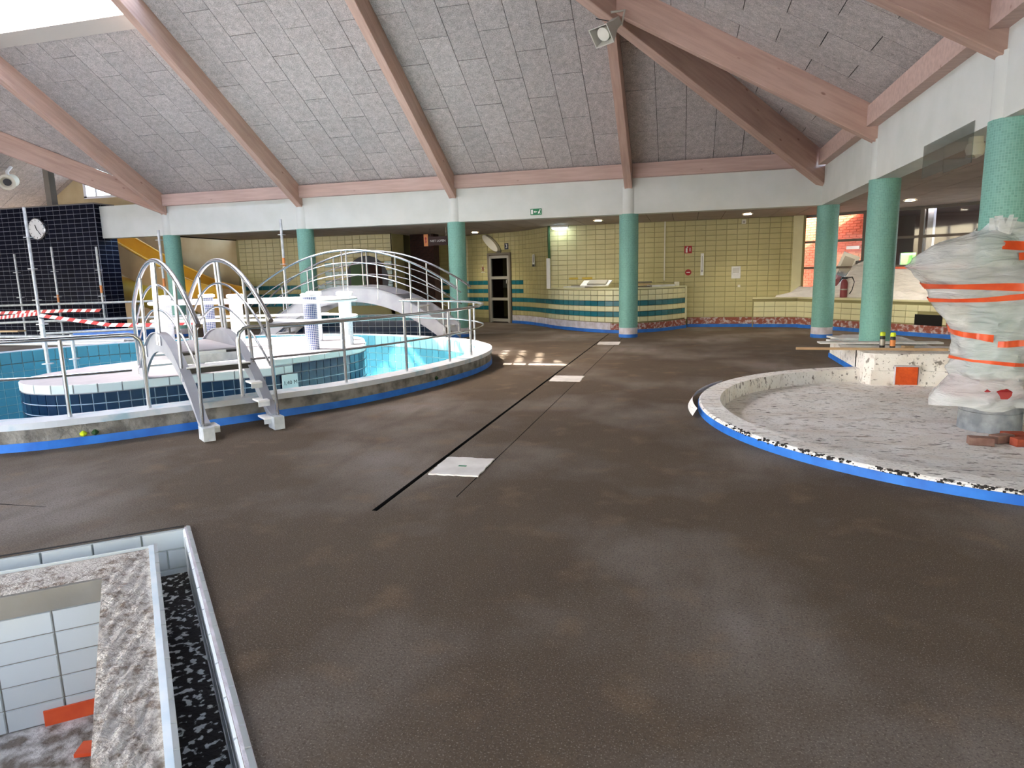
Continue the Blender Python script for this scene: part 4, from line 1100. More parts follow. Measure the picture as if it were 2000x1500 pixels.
# ------------------------------------------------------------------ lamps and loudspeaker at the ceiling
lp = thing('ceiling_spotlight', (-20.9, 16.9, 5.4), 'cream cylindrical spotlight under the left roof slope', 'light')
part(lp, 'arm', MB().tube([(-20.95, 16.9, 5.36), (-20.95, 16.75, 5.2), (-20.9, 16.7, 5.0)], .05, 8), 'white_rail', True)
d_ = Vector((.55, -.8, -.25)).normalized(); q_ = d_.to_track_quat('Z', 'Y').to_matrix()
part(lp, 'can', MB().lathe((-21.15, 17.05, 4.98), [(.17, 0), (.2, .05), (.2, .5), (.24, .52), (.24, .58), (.17, .58), (.1, .5)], 24, ax=q_), 'cream_plastic', True)
part(lp, 'lens', MB().lathe(Vector((-21.15, 17.05, 4.98))+d_*.52, [(.11, 0), (.11, .02)], 20, ax=q_), 'black_plastic')

hs_ = thing('horn_loudspeaker', (-1.3, 11.7, 5.75), 'grey horn loudspeaker hanging where the rafters meet', 'loudspeaker')
hd = Vector((-.42, -.62, -.60)).normalized(); hq = hd.to_track_quat('Z', 'Y').to_matrix()
hc = Vector((-1.32, 11.55, 5.52))
def horn(prof, n=4):
    mb = MB(); o = 0
    for r, z in prof:
        for k in range(n):
            a = PI/4+k*2*PI/n; mb.v.append(tuple(hq @ Vector((r*math.cos(a), r*math.sin(a)*.8, z))+hc))
    for i in range(len(prof)-1):
        for k in range(n): mb.f.append((i*n+k, i*n+(k+1) % n, (i+1)*n+(k+1) % n, (i+1)*n+k))
    mb.f.append(tuple(range(n))[::-1]); return mb
part(hs_, 'horn', horn([(.11, -.28), (.13, -.1), (.27, .2), (.275, .22), (.25, .22), (.11, -.05)]), 'horn_grey')
part(hs_, 'driver', MB().lathe(hc, [(.09, .0), (.12, .08), (.11, .16), (.03, .18)], 20, ax=hq), 'cream_plastic', True)
part(hs_, 'bracket', MB().tube([hc-hd*.15+Vector((.14, .05, 0)), hc-hd*.2+Vector((.16, .1, .22)), (-1.3, 11.75, 5.85)], .02, 6), 'horn_grey', True)
part(hs_, 'cable', MB().tube([hc-hd*.28, hc-hd*.28+Vector((-.1, .05, .02)), (-1.55, 11.75, 5.78)], .008, 6), 'black_plastic', True)

# ------------------------------------------------------------------ signs
def sign_exit():
    t = thing('exit_sign', (-3.6, 16.1, 3.02), 'green emergency exit sign on the white fascia', 'sign')
    Mx = face_frame((-3.6, 16.1, 3.095), 0)
    part(t, 'board', plate(Mx, .28, .15, .012), 'sign_green')
    part(t, 'door_symbol', plate(Mx, .05, .11, .015, -.10, 0), 'sign_white')
    part(t, 'arrow', MB().add([Mx @ Vector(p) for p in ((-.06, 0, .016), (-.02, -.03, .016), (-.02, -.01, .016), (.03, -.01, .016), (.03, .01, .016), (-.02, .01, .016), (-.02, .03, .016))], [(0, 1, 2, 3, 4, 5, 6)]), 'sign_white')
    mb = MB(); mb.add([Mx @ Vector((x, y, .016)) for x, y in ((.06, .0), (.085, .03), (.105, .02), (.09, -.01), (.115, -.045), (.10, -.05), (.078, -.02), (.06, -.05), (.045, -.045))], [(0, 1, 2, 3, 4, 5, 6, 7, 8)])
    part(t, 'running_figure', mb, 'sign_white'); part(t, 'figure_head', disc(Mx, .014, .016, .102, .043, 12), 'sign_white')
sign_exit()
NM = face_frame((-7.0, 17.95, 2.62), -.05)
t = thing('hanging_sign', (-7.0, 17.95, 2.47), 'dark brown sign reading NIET LOPEN left of the third column', 'sign')
part(t, 'board', plate(NM, .62, .25, .02, .08, -.03), 'sign_brown'); part(t, 'end_panel', plate(NM, .13, .34, .03, -.28, 0), 'sign_orange')
part(t, 'lettering', text_mb('NIET LOPEN', .088, NM @ Matrix.Translation((.09, -.03, .021))), 'sign_white')
part(t, 'figure', MB().add([NM @ Vector((-.28+x, y, .032)) for x, y in ((-.03, -.1), (-.01, 0), (-.03, .05), (.0, .1), (.03, .05), (.01, 0), (.04, -.1), (.01, -.05))], [(0, 1, 2, 3, 4, 5, 6, 7)]), 'sign_red')
for x in (-.15, .35): part(t, 'hanger', MB().tube([NM @ Vector((x, .1, .01)), NM @ Vector((x, .33, .01))], .006, 6), 'steel')
EM = face_frame((*dw(1.80), 2.50), dang)
t = thing('door_sign', (*dw(1.80), 2.42), 'small dark square sign with a white E-like mark above the door', 'sign')
part(t, 'board', plate(EM, .17, .2, .012), 'sign_navy'); part(t, 'mark', text_mb('3', .2, EM @ Matrix.Translation((0, 0, .013))), 'sign_white')
OM = face_frame((*dw(1.2), 2.62), dang)
t = thing('wall_lamp', (*dw(1.2), 2.4), 'slanted oval cream wall lamp above the door', 'light')
RO = OM @ Matrix.Rotation(math.radians(-38), 4, 'Z')
part(t, 'shade', disc(RO, .42, .16, 0, 0, 28, .13), 'cream_plastic', True); part(t, 'back_plate', disc(RO, .46, .03, 0, -.02, 28, .16), 'frame_dark')
FM = face_frame((*dw(.70), 1.8), dang)
t = thing('wall_notice', (*dw(.70), 1.65), 'small framed notice left of the door', 'sign'); part(t, 'sheet', plate(FM, .19, .28, .006), 'paper'); part(t, 'print', plate(FM, .09, .14, .008), 'dull_red')
TS = np.array([-4.50, 19.92]); TMx = face_frame((-4.555, 19.90, 2.0), math.atan2(-.8, .6))
t = thing('toilet_sign', (-4.5, 19.9, 1.85), 'white pictogram sign with dark foot on the curved wall right of the door', 'sign')
part(t, 'board', plate(TMx, .16, .36, .012, 0, 0), 'sign_white'); part(t, 'foot_panel', plate(TMx, .16, .07, .015, 0, -.155), 'sign_navy'); part(t, 'pictogram', plate(TMx, .035, .17, .015, .0, .02).add([], []), 'sign_navy'); part(t, 'pictogram_head', disc(TMx, .022, .015, 0, .135, 12), 'sign_navy')
BM = lambda x, z: face_frame((x, 19.14, z), 0)
t = thing('fire_sign', (.035, 19.14, 2.05), 'red fire extinguisher sign on the yellow back wall', 'sign')
part(t, 'board', plate(BM(.035, 2.155), .2, .2, .012), 'sign_red'); part(t, 'extinguisher_symbol', plate(BM(.035, 2.155), .05, .12, .015, -.04, -.02), 'sign_white'); part(t, 'hose_symbol', plate(BM(.035, 2.155), .025, .1, .015, .05, 0), 'sign_white')
part(t, 'flame_symbol', plate(BM(.035, 2.155), .04, .03, .015, -.02, .065), 'sign_white')
t = thing('no_entry_sign', (.05, 19.14, 1.47), 'round dark red no entry sign on the yellow back wall', 'sign')
part(t, 'disc', disc(BM(.05, 1.53), .085, .012), 'sign_red'); part(t, 'bar', plate(BM(.05, 1.53), .1, .022, .015), 'sign_white')
t = thing('thermometer', (.42, 19.14, 1.44), 'narrow white thermometer strip on the yellow back wall', 'thermometer')
part(t, 'strip', plate(BM(.42, 1.74), .085, .6, .015), 'sign_white'); part(t, 'scale', plate(BM(.42, 1.76), .015, .42, .018), 'alu'); part(t, 'bulb', plate(BM(.42, 1.56), .02, .06, .019), 'black_plastic')
t = thing('paper_notice', (1.32, 19.14, 1.33), 'white printed sheet of paper on the yellow back wall', 'paper')
part(t, 'sheet', plate(BM(1.32, 1.5), .24, .33, .004), 'paper')
for k in range(5): part(t, 'print_line', plate(BM(1.32, 1.5), .16, .012, .006, 0, .11-k*.028), 'alu')
t = thing('motion_detector', (1.48, 19.1, 2.8), 'small white detector box under the ceiling on the yellow wall', 'detector')
part(t, 'body', plate(BM(1.48, 2.85), .11, .12, .07), 'cream_plastic'); part(t, 'lens', disc(BM(1.48, 2.84), .03, .08), 'alu')
single('cable_conduit', plate(BM(-.6, 2.13), .035, 1.62, .03), 'cream_plastic', (-.6, 19.12, 1.32), 'thin cream cable duct running down the wall right of the middle column', 'conduit')
single('wall_socket', plate(BM(1.41, 1.13), .07, .07, .02), 'cream_plastic', (1.41, 19.13, 1.1), 'small cream socket below the paper notice', 'socket')
single('damp_stain', plate(BM(1.84, .5), .04, .16, .011).add([], []), 'frame_dark', (1.84, 19.13, .42), 'dark scratched mark low on the yellow wall', 'mark')
for x, w_, lab in ((-3.19, .26, 'left yellow warning strip on the wall behind the counter'), (-2.79, .3, 'right yellow warning strip on the wall behind the counter')):
    single('warning_strip', plate(BM(x, 1.43), w_, .06, .012), 'slide_dark', (x, 19.13, 1.4), lab, 'sign')
t = thing('tube_light', (-3.55, 18.9, 2.86), 'short glowing fluorescent tube above the counter', 'light')
part(t, 'housing', MB().bx(-3.8, -3.3, 18.85, 19.0, 2.88, 2.94), 'cream_plastic'); part(t, 'tube', MB().bx(-3.76, -3.34, 18.88, 18.97, 2.85, 2.885), 'tube_glow')
single('green_pipe', MB().tube([(-3.89, 19.05, 2.95), (-3.9, 19.05, 2.5), (-3.89, 19.05, 2.02)], .04, 8), 'green_pipe', (-3.89, 19.05, 2.02), 'dark green pipe hanging beside the counter', 'pipe', None, True)
single('white_post', MB().bx(-3.97, -3.87, 19.0, 19.1, 1.15, 2.03), 'white_lining', (-3.92, 19.05, 1.15), 'white post standing on the counter below the green pipe', 'post')

# things on the counter
def onboard(c, d, rz, rx, mt, name, lab, cat, grp=None):
    R = Matrix.Rotation(rz, 3, 'Z') @ Matrix.Rotation(rx, 3, 'X')
    return single(name, MB().box(c, d, R=R), mt, (c[0], c[1], c[2]-d[2]/2), lab, cat, grp)
onboard((-2.95, 18.45, 1.20), (.95, .3, .03), -.72, 0, 'white_board', 'loose_board', 'flat white board lying on the left of the counter', 'board')
onboard((-2.75, 18.2, 1.235), (.7, .28, .03), -.6, 0, 'frame_dark', 'loose_board', 'dark board under the grey panel on the counter', 'board')
onboard((-2.35, 17.75, 1.30), (.85, .28, .03), -.35, .5, 'white_board', 'leaning_sheet', 'grey white panel leaning on the counter left of the column', 'board')
onboard((-2.3, 17.70, 1.33), (.55, .2, .03), -.35, .5, 'alu', 'leaning_sheet', 'grey inset panel on top of the leaning panel', 'board')
for k in range(3): onboard((-1.25+.03*k, 17.7, 1.19+k*.06), (.6, .25, .03), .35-.05*k, 0, ('frame_dark', 'lath', 'frame_dark')[k], 'loose_board', ['lowest', 'middle', 'topmost'][k]+' of the three stacked boards behind the middle column', 'board')
onboard((-.65, 18.15, 1.2), (.8, .2, .05), .75, 0, 'white_board', 'loose_board', 'long white board lying on the right end of the counter', 'board')
single('tape_roll', MB().lathe((-.25, 18.75, 1.175), [(.07, 0), (.07, .11)], 16), 'cream_plastic', (-.25, 18.75, 1.175), 'small cream roll at the right end of the counter', 'roll')

# ------------------------------------------------------------------ items on the window ledge
fe = thing('fire_extinguisher', (3.90, 18.42, .81), 'dull red fire extinguisher standing on the window ledge', 'extinguisher')
part(fe, 'body', MB().lathe((3.90, 18.42, .81), [(.085, 0), (.085, .36), (.07, .42), (.03, .46)], 20), 'dull_red', True)
part(fe, 'valve', MB().box((3.90, 18.42, 1.3), (.14, .03, .05)), 'black_plastic')
part(fe, 'hose', MB().tube([(3.95, 18.42, 1.3), (4.07, 18.37, 1.32), (4.12, 18.34, 1.2), (4.08, 18.35, 1.0), (4.03, 18.37, .9)], .014, 8), 'black_plastic', True)
part(fe, 'bracket', MB().lathe((3.90, 18.42, 1.0), [(.088, 0), (.088, .03)], 20), 'alu')
def heap(path, wdt, hts, lab, mt='dust_sheet'):
    n = len(path); k = 10; mb = MB(); rnd = random.Random(len(lab))
    for i, p in enumerate(path):
        for j in range(k+1):
            f = j/k; h = hts[i]*math.sin(PI*f)**.6*(1+.35*math.sin(5*f+i*1.7))+rnd.uniform(-.02, .02)*(0 < j < k)
            mb.v.append((p[0]+nrm[0]*wdt*(f-.15), p[1]+nrm[1]*wdt*(f-.15), p[2]+max(0, h)))
    for i in range(n-1):
        for j in range(k): mb.f.append((i*(k+1)+j, i*(k+1)+j+1, (i+1)*(k+1)+j+1, (i+1)*(k+1)+j))
    return single('plastic_sheet', mb, mt, path[n//2], lab, 'sheet', None, True)
def lpt(s, z=.812): p = np.array(ls(s)); return (p[0]+.05, p[1]+.05, z)
heap([(2.35, 19.02, .812), (2.6, 18.98, .812), (2.85, 18.95, .812), (3.1, 18.85, .812), (3.3, 18.65, .812), (3.5, 18.5, .812)], .35, [.03, .12, .26, .2, .28, .25], 'crumpled plastic sheet on the left end of the window ledge')
heap([(*wn(s_, -.2), .812) for s_ in (.75, .95, 1.2, 1.45, 1.7, 2.0)], .14, [.2, .32, .5, .68, .8, .5], 'tall heap of plastic sheet behind the fire extinguisher')
heap([lpt(2.3+k*.2) for k in range(13)], .55, [.16+.07*math.sin(k*1.3) for k in range(13)], 'long pale dust sheet on the ledge right of the thick column')
pb = thing('wrapped_box', (5.15, 17.15, .95), 'white wrapped box with an orange taped top below the dark windows', 'box')
part(pb, 'body', MB().box((5.3, 17.2, 1.2), (1.6, .35, .62), wang), 'dust_sheet'); part(pb, 'tape', MB().box((5.3, 17.2, 1.53), (1.62, .37, .05), wang), 'orange_tape')
tf = thing('tilted_screen', (3.8, 18.6, 1.1), 'white framed screen leaning behind the window glass', 'screen')
TR = Matrix.Rotation(wang, 3, 'Z') @ Matrix.Rotation(math.radians(22), 3, 'Y')
cT = Vector((*wn(1.05, .22), 1.5))
part(tf, 'frame', MB().box(cT, (.42, .05, .85), R=TR), 'white_lining'); part(tf, 'screen', MB().box(cT-Vector((nrm[0], nrm[1], 0))*.03, (.26, .02, .68), R=TR), 'sign_navy'); part(tf, 'red_stand', MB().box(cT+Vector((-.24, .1, -.28)), (.3, .05, .36), R=TR), 'red_paint')

# clear camera guard under the right fascia
cg = thing('camera_guard', (2.92, 8.8, 2.64), 'clear acrylic guard with a white dome camera under the right fascia', 'camera')
part(cg, 'panel', MB().bx(2.84, 2.848, 8.86, 9.56, 2.66, 3.05), 'acrylic'); part(cg, 'panel', MB().bx(2.84, 2.848, 8.06, 8.84, 2.63, 3.05), 'acrylic')
part(cg, 'mount', MB().lathe((3.0, 8.42, 2.85), [(.07, 0), (.07, .09)], 18), 'cream_plastic', True)
part(cg, 'dome', MB().lathe((3.0, 8.42, 2.72), [(.02, 0), (.075, .03), (.095, .09), (.08, .15), (.05, .17)], 20), 'cream_plastic', True); part(cg, 'lens', MB().lathe((2.95, 8.40, 2.72), [(.045, 0), (.045, .03)], 16), 'alu')

# ------------------------------------------------------------------ paper covers on the floor
def cover(x, y, w_, h_, rot, lab, mk=False):
    t = thing('floor_cover', (x, y, 0), lab, 'cover', 'white covers along the floor slot')
    rg = random.Random(int(y*10)); n = 12; top = []
    for e in range(4):
        for k in range(n):
            f = k/n-.5
            px, py = ((f*w_, -h_/2), (w_/2, f*h_), (-f*w_, h_/2), (-w_/2, -f*h_))[e]
            px += rg.uniform(-.008, .008); py += rg.uniform(-.008, .008)
            top.append((x+px*math.cos(rot)-py*math.sin(rot), y+px*math.sin(rot)+py*math.cos(rot)))
    part(t, 'sheet', MB().prism(top, .001, .012), 'cardboard')
    if mk: part(t, 'green_mark', MB().bx(x-.03, x+.04, y-.02, y+.01, .0122, .0135), 'sign_green')
cover(-1.80, 5.02, .42, .5, .02, 'nearest white cover with a green mark beside the floor slot', True)
cover(-1.73, 9.7, .46, .5, .02, 'middle white cover beside the floor slot')
cover(-1.66, 14.75, .48, .55, .02, 'farthest white cover, in front of the counter')

# ------------------------------------------------------------------ overflow basin in the foreground
ob = thing('overflow_basin', (-3.1, 2.2, -.8), 'sunken tiled overflow basin with rough mortar kerb in the near left floor', 'basin')
O = np.array([-3.176, 3.388]); ua = np.array([-.763, -.646]); ua /= np.hypot(*ua); ub = np.array([1.79, -1.765]); ub /= np.hypot(*ub)
na = np.array([ua[1], -ua[0]]);  nb = np.array([ub[1], -ub[0]])
if na@np.array([0, -1]) < 0: na = -na          # towards the pit
if nb@np.array([-1, -1]) < 0: nb = -nb
Lb = 3.6; La = 3.0
def line_pt(p, u, s): return (p[0]+u[0]*s, p[1]+u[1]*s)
I0 = np.array([-3.143, 3.093]); J0 = np.array([-3.101, 2.68])
iA = np.array([-3.731, 2.597])-I0; iA /= np.hypot(*iA); iB = np.array([-1.618, 1.569])-I0; iB /= np.hypot(*iB)
jA = np.array([-3.451, 2.384])-J0; jA /= np.hypot(*jA); jB = np.array([-1.901, 1.503])-J0; jB /= np.hypot(*jB)
# outer walls
def wall_quad(p, u, L, nrm2, z0, z1, th=.04):
    a, b = np.array(p), np.array(line_pt(p, u, L)); return MB().prism([tuple(a), tuple(b), tuple(b-nrm2*th), tuple(a-nrm2*th)], z0, z1)
part(ob, 'outer_wall', wall_quad(O, ua, La, na, -.36, -.015), 'pale_grout'); part(ob, 'outer_wall', wall_quad(O, ub, Lb, nb, -.36, -.015, .03), 'pale_grout')
it = []
def basin_tiles(p, u, n2, L, z_top, hts, pitch, off, t=.012, stag=0.0):
    z = z_top
    for r_, h in enumerate(hts):
        s = off-(stag if r_ % 2 else 0)
        while s < L:
            a, b = max(s, 0), min(s+pitch, L)
            if b-a > .03:
                c = np.array(p)+np.array(u)*(a+b)/2
                ang = math.atan2(n2[1], n2[0])-PI/2
                it.append(((c[0], c[1], z-h/2), ang, b-a-.006, h-.006, t, 'white_tile'))
            s += pitch
        z -= h
basin_tiles(O, ua, na, La, -.004, (.132, .132, .08), .27, -.02, stag=.135)
basin_tiles(O, ub, nb, Lb, -.004, (.132, .132, .08), .27, -.1, stag=.135)
# rim of tile edges along the right side, seen from above
for k in range(26):
    c = O-nb*.012+ub*(.07+k*.135); it.append(((c[0], c[1], .004), math.atan2(ub[1], ub[0]), .128, .018, .02, 'white_tile'))
part(ob, 'rim_edge', MB().prism([tuple(O), line_pt(O, ub, Lb), tuple(np.array(line_pt(O, ub, Lb))-nb*.035), tuple(O-nb*.035)], -.1, .004), 'torn_white')
part(ob, 'rim_edge', MB().prism([tuple(O), line_pt(O, ua, La), tuple(np.array(line_pt(O, ua, La))-na*.02), tuple(O-na*.02)], -.1, -.006), 'white_tile')
part(ob, 'joint_gap', MB().prism([tuple(O+na*-.02), line_pt(O-na*.02, ua, La), tuple(np.array(line_pt(O-na*.05, ua, La))), tuple(O-na*.042)], -.02, .0015), 'dark_gap')
# channel floor, inner kerb
part(ob, 'channel_rubble', MB().prism([tuple(O), line_pt(O, ua, La), line_pt(I0-0*na, iA, 2.9), tuple(I0), line_pt(I0, iB, 3.4), line_pt(O, ub, Lb)], -.36, -.305), 'rubble')
kt = [tuple(I0), line_pt(I0, iA, 2.9), line_pt(J0, jA, 2.6), tuple(J0), line_pt(J0, jB, 3.2), line_pt(I0, iB, 3.4)]
kb = MB().prism(kt, -.8, -.012)
part(ob, 'inner_kerb', kb, 'smooth_concrete')
# rough mortar on top: displaced grid inside the kerb outline
def rough_top(a0, ua_, b0, ub_, L0, L1, n, m_, z, amp, seed, miss=None):
    mb = MB(); rg = random.Random(seed)
    for i in range(n+1):
        for j in range(m_+1):
            f = i/n; g_ = j/m_
            p = np.array(line_pt(a0, ua_, L0*f))*(1-g_)+np.array(line_pt(b0, ub_, L1*f))*g_
            e = min(g_, 1-g_)*2
            h = amp*(.35*math.sin(9*f*L0+5*g_)+.3*math.sin(23*f*L0-11*g_)+rg.uniform(-.6, .6))*min(1, e*3)
            mb.v.append((p[0], p[1], z+h))
    for i in range(n):
        for j in range(m_): q = i*(m_+1)+j; mb.f.append((q, q+1, q+m_+2, q+m_+1))
    return mb
e_ = .022
part(ob, 'mortar_bed', rough_top(I0+e_*np.array([.3, -1]), iA, J0, jA, 2.9, 2.6, 110, 12, -.006, .006, 3), 'mortar', True)
part(ob, 'mortar_bed', rough_top(I0+e_*np.array([-1, -.6]), iB, J0, jB, 3.4, 3.2, 130, 16, -.004, .006, 5), 'mortar', True)
# white tile edge strip along inner kerb outer sides
for k in range(20):
    c = I0+iB*(.08+k*.16); it.append(((c[0], c[1], .0), math.atan2(iB[1], iB[0]), .155, .03, .02, 'white_tile'))
part(ob, 'kerb_edge', MB().prism([tuple(I0), line_pt(I0, iB, 3.4), tuple(np.array(line_pt(I0, iB, 3.4))+nb*.028), tuple(I0+nb*.028)], -.3, .008), 'white_tile_blue')
part(ob, 'kerb_edge', MB().prism([tuple(I0), line_pt(I0, iA, 2.9), tuple(np.array(line_pt(I0, iA, 2.9))+na*.012), tuple(I0+na*.012)], -.3, .006), 'white_tile')
# inner far wall tiles and floor
nj = np.array([jA[1], -jA[0]]); nj = nj if nj@np.array([0, -1]) > 0 else -nj
part(ob, 'kerb_face', MB().prism([tuple(J0), line_pt(J0, jA, 2.6), tuple(np.array(line_pt(J0, jA, 2.6))+nj*.02), tuple(J0+nj*.02)], -.13, -.008), 'smooth_concrete')
basin_tiles(J0, jA, nj, 2.6, -.135, (.13, .13, .13, .13, .13), .27, -.02, .01)
part(ob, 'pit_floor', MB().prism([line_pt(J0, jA, -.1), line_pt(J0, jA, 2.7), (-3.2, -1.2), line_pt(J0, jB, 3.4)], -.9, -.79), 'dust_floor')
tiles(ob, it, 300)
pO = np.array(J0)+jA*.02+nj*.014
part(ob, 'orange_strip', MB().prism([tuple(pO+jA*.06), tuple(pO+jA*.33), tuple(pO+jA*.33+nj*.01), tuple(pO+jA*.06+nj*.01)], -.79, -.70), 'orange_tape', label='strip of orange tape on the tiles')
single('orange_scrap', MB().box((-2.93, 2.35, -.775), (.14, .1, .02), .4).box((-2.88, 2.42, -.77), (.05, .16, .02), 1.0), 'orange_tape', (-2.93, 2.35, -.79), 'scrap of orange tape lying on the pit floor', 'scrap')

# ------------------------------------------------------------------ paddling pool
wp = thing('paddling_pool', (WC[0], WC[1], 0), 'round stripped white paddling pool with blue taped edge at the right', 'pool')
def wcirc(r): return [(WC[0]+r*math.cos(a), WC[1]+r*math.sin(a)) for a in np.linspace(0, 2*PI, 120, endpoint=False)]
KZ = .10
part(wp, 'kerb', MB().ring(wcirc(WR), wcirc(WR), 0, KZ-.015).ring(wcirc(WR), wcirc(WR-.02), KZ-.015, KZ).ring(wcirc(WR-.02), wcirc(WR-.24), KZ, KZ).ring(wcirc(WR-.24), wcirc(WR-.25), KZ, -.10), 'chipped_white')
def dish():
    mb = MB(); nR, nA = 22, 96; rg = random.Random(2)
    for i in range(nR+1):
        r = (WR-.245)*i/nR
        for k in range(nA):
            a = 2*PI*k/nA; x, y = WC[0]+r*math.cos(a), WC[1]+r*math.sin(a)
            tlt = .075*max(0, (i/nR))**2*max(0, math.cos(a+PI/2-.25))      # rises to the near edge
            mb.v.append((x, y, -.09+tlt*1.9+rg.uniform(-.004, .004)))
    for i in range(nR):
        for k in range(nA): k2 = (k+1) % nA; mb.f.append((i*nA+k, i*nA+k2, (i+1)*nA+k2, (i+1)*nA+k))
    return mb
part(wp, 'pool_floor', dish(), 'chipped_white', True)
part(wp, 'tape', MB().ring(wcirc(WR+.008), wcirc(WR+.008), 0, .07).ring(wcirc(WR+.008), wcirc(WR), .07, .072), 'blue_tape')
crm = MB(); rg = random.Random(4)
for k in range(1500):
    a = rg.uniform(-2.75, -1.0); rr = WR-.002-abs(rg.gauss(0, .014)); sz = rg.uniform(.005, .018)
    if math.sin(a*37)+math.sin(a*91+1)+rg.uniform(-1.2, 1.2) < -.2: continue
    crm.box((WC[0]+rr*math.cos(a), WC[1]+rr*math.sin(a), KZ-.016+rg.uniform(-.016, .016)), (sz*1.8, sz, sz*.8), rg.uniform(0, 3))
part(wp, 'broken_edge', crm, 'crumb', stuff=True)
tarp = [(WC[0]+(WR+.02+.05*math.sin(3*(a-2.6)))*math.cos(a), WC[1]+(WR+.02+.05*math.sin(3*(a-2.6)))*math.sin(a)) for a in np.linspace(2.65, 3.3, 16)]
single('foil_strip', MB().ring(tarp, offset(tarp, -.05, closed=False), KZ+.005, .02, closed=False), 'dust_sheet', (tarp[8][0], tarp[8][1], .02), 'loose strip of clear foil on the left rim of the paddling pool', 'foil')

# white block round the second right column
pk = thing('column_plinth', (3.05, 11.6, 0), 'chipped white block with an orange square at the back of the paddling pool', 'plinth')
ph = [(2.5, 10.3), (2.62, 10.22), (3.66, 10.22), (3.66, 12.7), (3.3, 13.1), (2.8, 13.1), (2.5, 12.6)]
part(pk, 'body', MB().prism(ph, -.1, .36), 'chipped_white')
part(pk, 'tape', MB().bx(2.49, 2.5, 10.75, 12.65, 0, .08), 'blue_tape')
part(pk, 'step_course', MB().bx(2.58, 3.7, 10.18, 10.24, -.1, .12), 'chipped_white')
part(pk, 'orange_foam', MB().box((3.02, 10.17, .055), (.28, .05, .25)), 'orange_foam', label='bright orange foam square')
part(pk, 'foam_frame', MB().bx(2.87, 2.88, 10.14, 10.2, -.07, .2).bx(3.17, 3.18, 10.14, 10.2, -.07, .2).bx(2.87, 3.18, 10.14, 10.2, .185, .2), 'torn_white')
part(pk, 'groove', MB().bx(2.494, 2.5, 10.72, 10.76, .0, .36), 'dark_gap')
onboard((2.95, 11.35, .40), (1.75, .22, .025), .03, 0, 'white_board', 'loose_board', 'long white board across the white block in front of the column', 'board')
onboard((3.05, 10.85, .372), (1.5, .45, .02), -.1, 0, 'cardboard', 'loose_board', 'wide pale sheet on the white block under the spray cans', 'board')
onboard((2.75, 12.4, .375), (.55, .5, .03), .2, 0, 'white_board', 'loose_board', 'short white board at the back left of the white block', 'board')
onboard((2.36, 11.62, .40), (.22, .10, .04), .5, .1, 'paper', 'paper_scrap', 'crumpled white paper at the left corner of the white block', 'paper')
onboard((2.62, 10.5, .395), (2.0, .035, .035), -.02, 0, 'lath', 'wooden_lath', 'thin wooden lath lying across the white block', 'lath')
for (x, y, lab) in ((2.82, 10.66, 'left spray can with yellow cap on the white block'), (2.93, 10.56, 'right spray can with yellow cap and orange label on the white block')):
    t = thing('spray_can', (x, y, .383), lab, 'can', 'spray cans with yellow caps')
    part(t, 'body', MB().lathe((x, y, .383), [(.034, 0), (.036, .01), (.036, .17), (.028, .19)], 18), 'black_plastic', True)
    part(t, 'label', MB().lathe((x, y, .383), [(.0368, .05), (.0368, .14)], 18), 'alu' if lab.startswith('left') else 'sign_orange', True)
    part(t, 'cap', MB().lathe((x, y, .383), [(.036, .19), (.037, .22), (.03, .245), (.012, .25)], 18), 'lime', True)
onboard((3.2, 10.8, .398), (.14, .09, .03), .3, 0, 'lath', 'wooden_offcut', 'small wooden offcut right of the spray cans', 'wood')

# plastic wrapped feature round the last column
cx, cy = XR, CYR[1]
wf_ = thing('wrapped_fountain', (cx, cy, -.09), 'fountain round the right column wrapped in clear plastic and orange tape', 'fountain')
part(wf_, 'concrete_base', MB().lathe((cx+.02, cy, -.095), [(.275, 0), (.275, .2), (.268, .205), (.275, .21), (.275, .42)], 36), 'grey_cement', True)
thL = math.atan2(-.259, -.966)
LV = [(1.93, .25, .25), (1.89, .30, .28), (1.85, .44, .33), (1.81, .60, .38), (1.77, .68, .42), (1.66, .82, .46), (1.56, .92, .48), (1.47, .80, .48), (1.37, .68, .48), (1.25, .62, .47), (1.14, .53, .46), (1.03, .46, .44), (.93, .40, .40), (.83, .38, .40), (.73, .36, .41), (.62, .35, .40),
      (.54, .42, .40), (.47, .37, .40), (.40, .44, .42), (.32, .53, .45), (.25, .58, .46), (.18, .58, .45), (.13, .50, .40)]
NA = 72
def wrapr(i, a):
    z, rl_, rr = LV[i]
    d = max(0, math.cos(a-thL)); base = rr*.86; r = base+(rl_-base)*d**3
    r *= 1+.035*math.sin(7*a+z*9)+.025*math.sin(13*a-z*17)+.015*math.sin(29*a+z*31)
    return max(r, .245)
def wrap_at(z, a):
    zs = [l[0] for l in LV]; z = min(max(z, zs[-1]), zs[0])
    for i in range(len(LV)-1):
        if zs[i] >= z >= zs[i+1]:
            f = (zs[i]-z)/(zs[i]-zs[i+1]); return wrapr(i, a)*(1-f)+wrapr(i+1, a)*f
    return wrapr(len(LV)-1, a)
mb = MB(); NZ = 90; zt0, zb0 = 1.93, .18
for i in range(NZ+1):
    z = zt0+(zb0-zt0)*i/NZ
    for k in range(NA):
        a = 2*PI*k/NA; r = wrap_at(z, a); zz = z+.02*math.sin(5*a+z*7)+(.10*max(0, math.cos(a-thL-.9))**6 if i == 0 else 0)
        mb.v.append((cx+r*math.cos(a), cy+r*math.sin(a), zz))
for i in range(NZ):
    for k in range(NA): k2 = (k+1) % NA; mb.f.append((i*NA+k, i*NA+k2, (i+1)*NA+k2, (i+1)*NA+k))
part(wf_, 'plastic_wrap', mb, 'plastic_film', True)
tuft = MB()
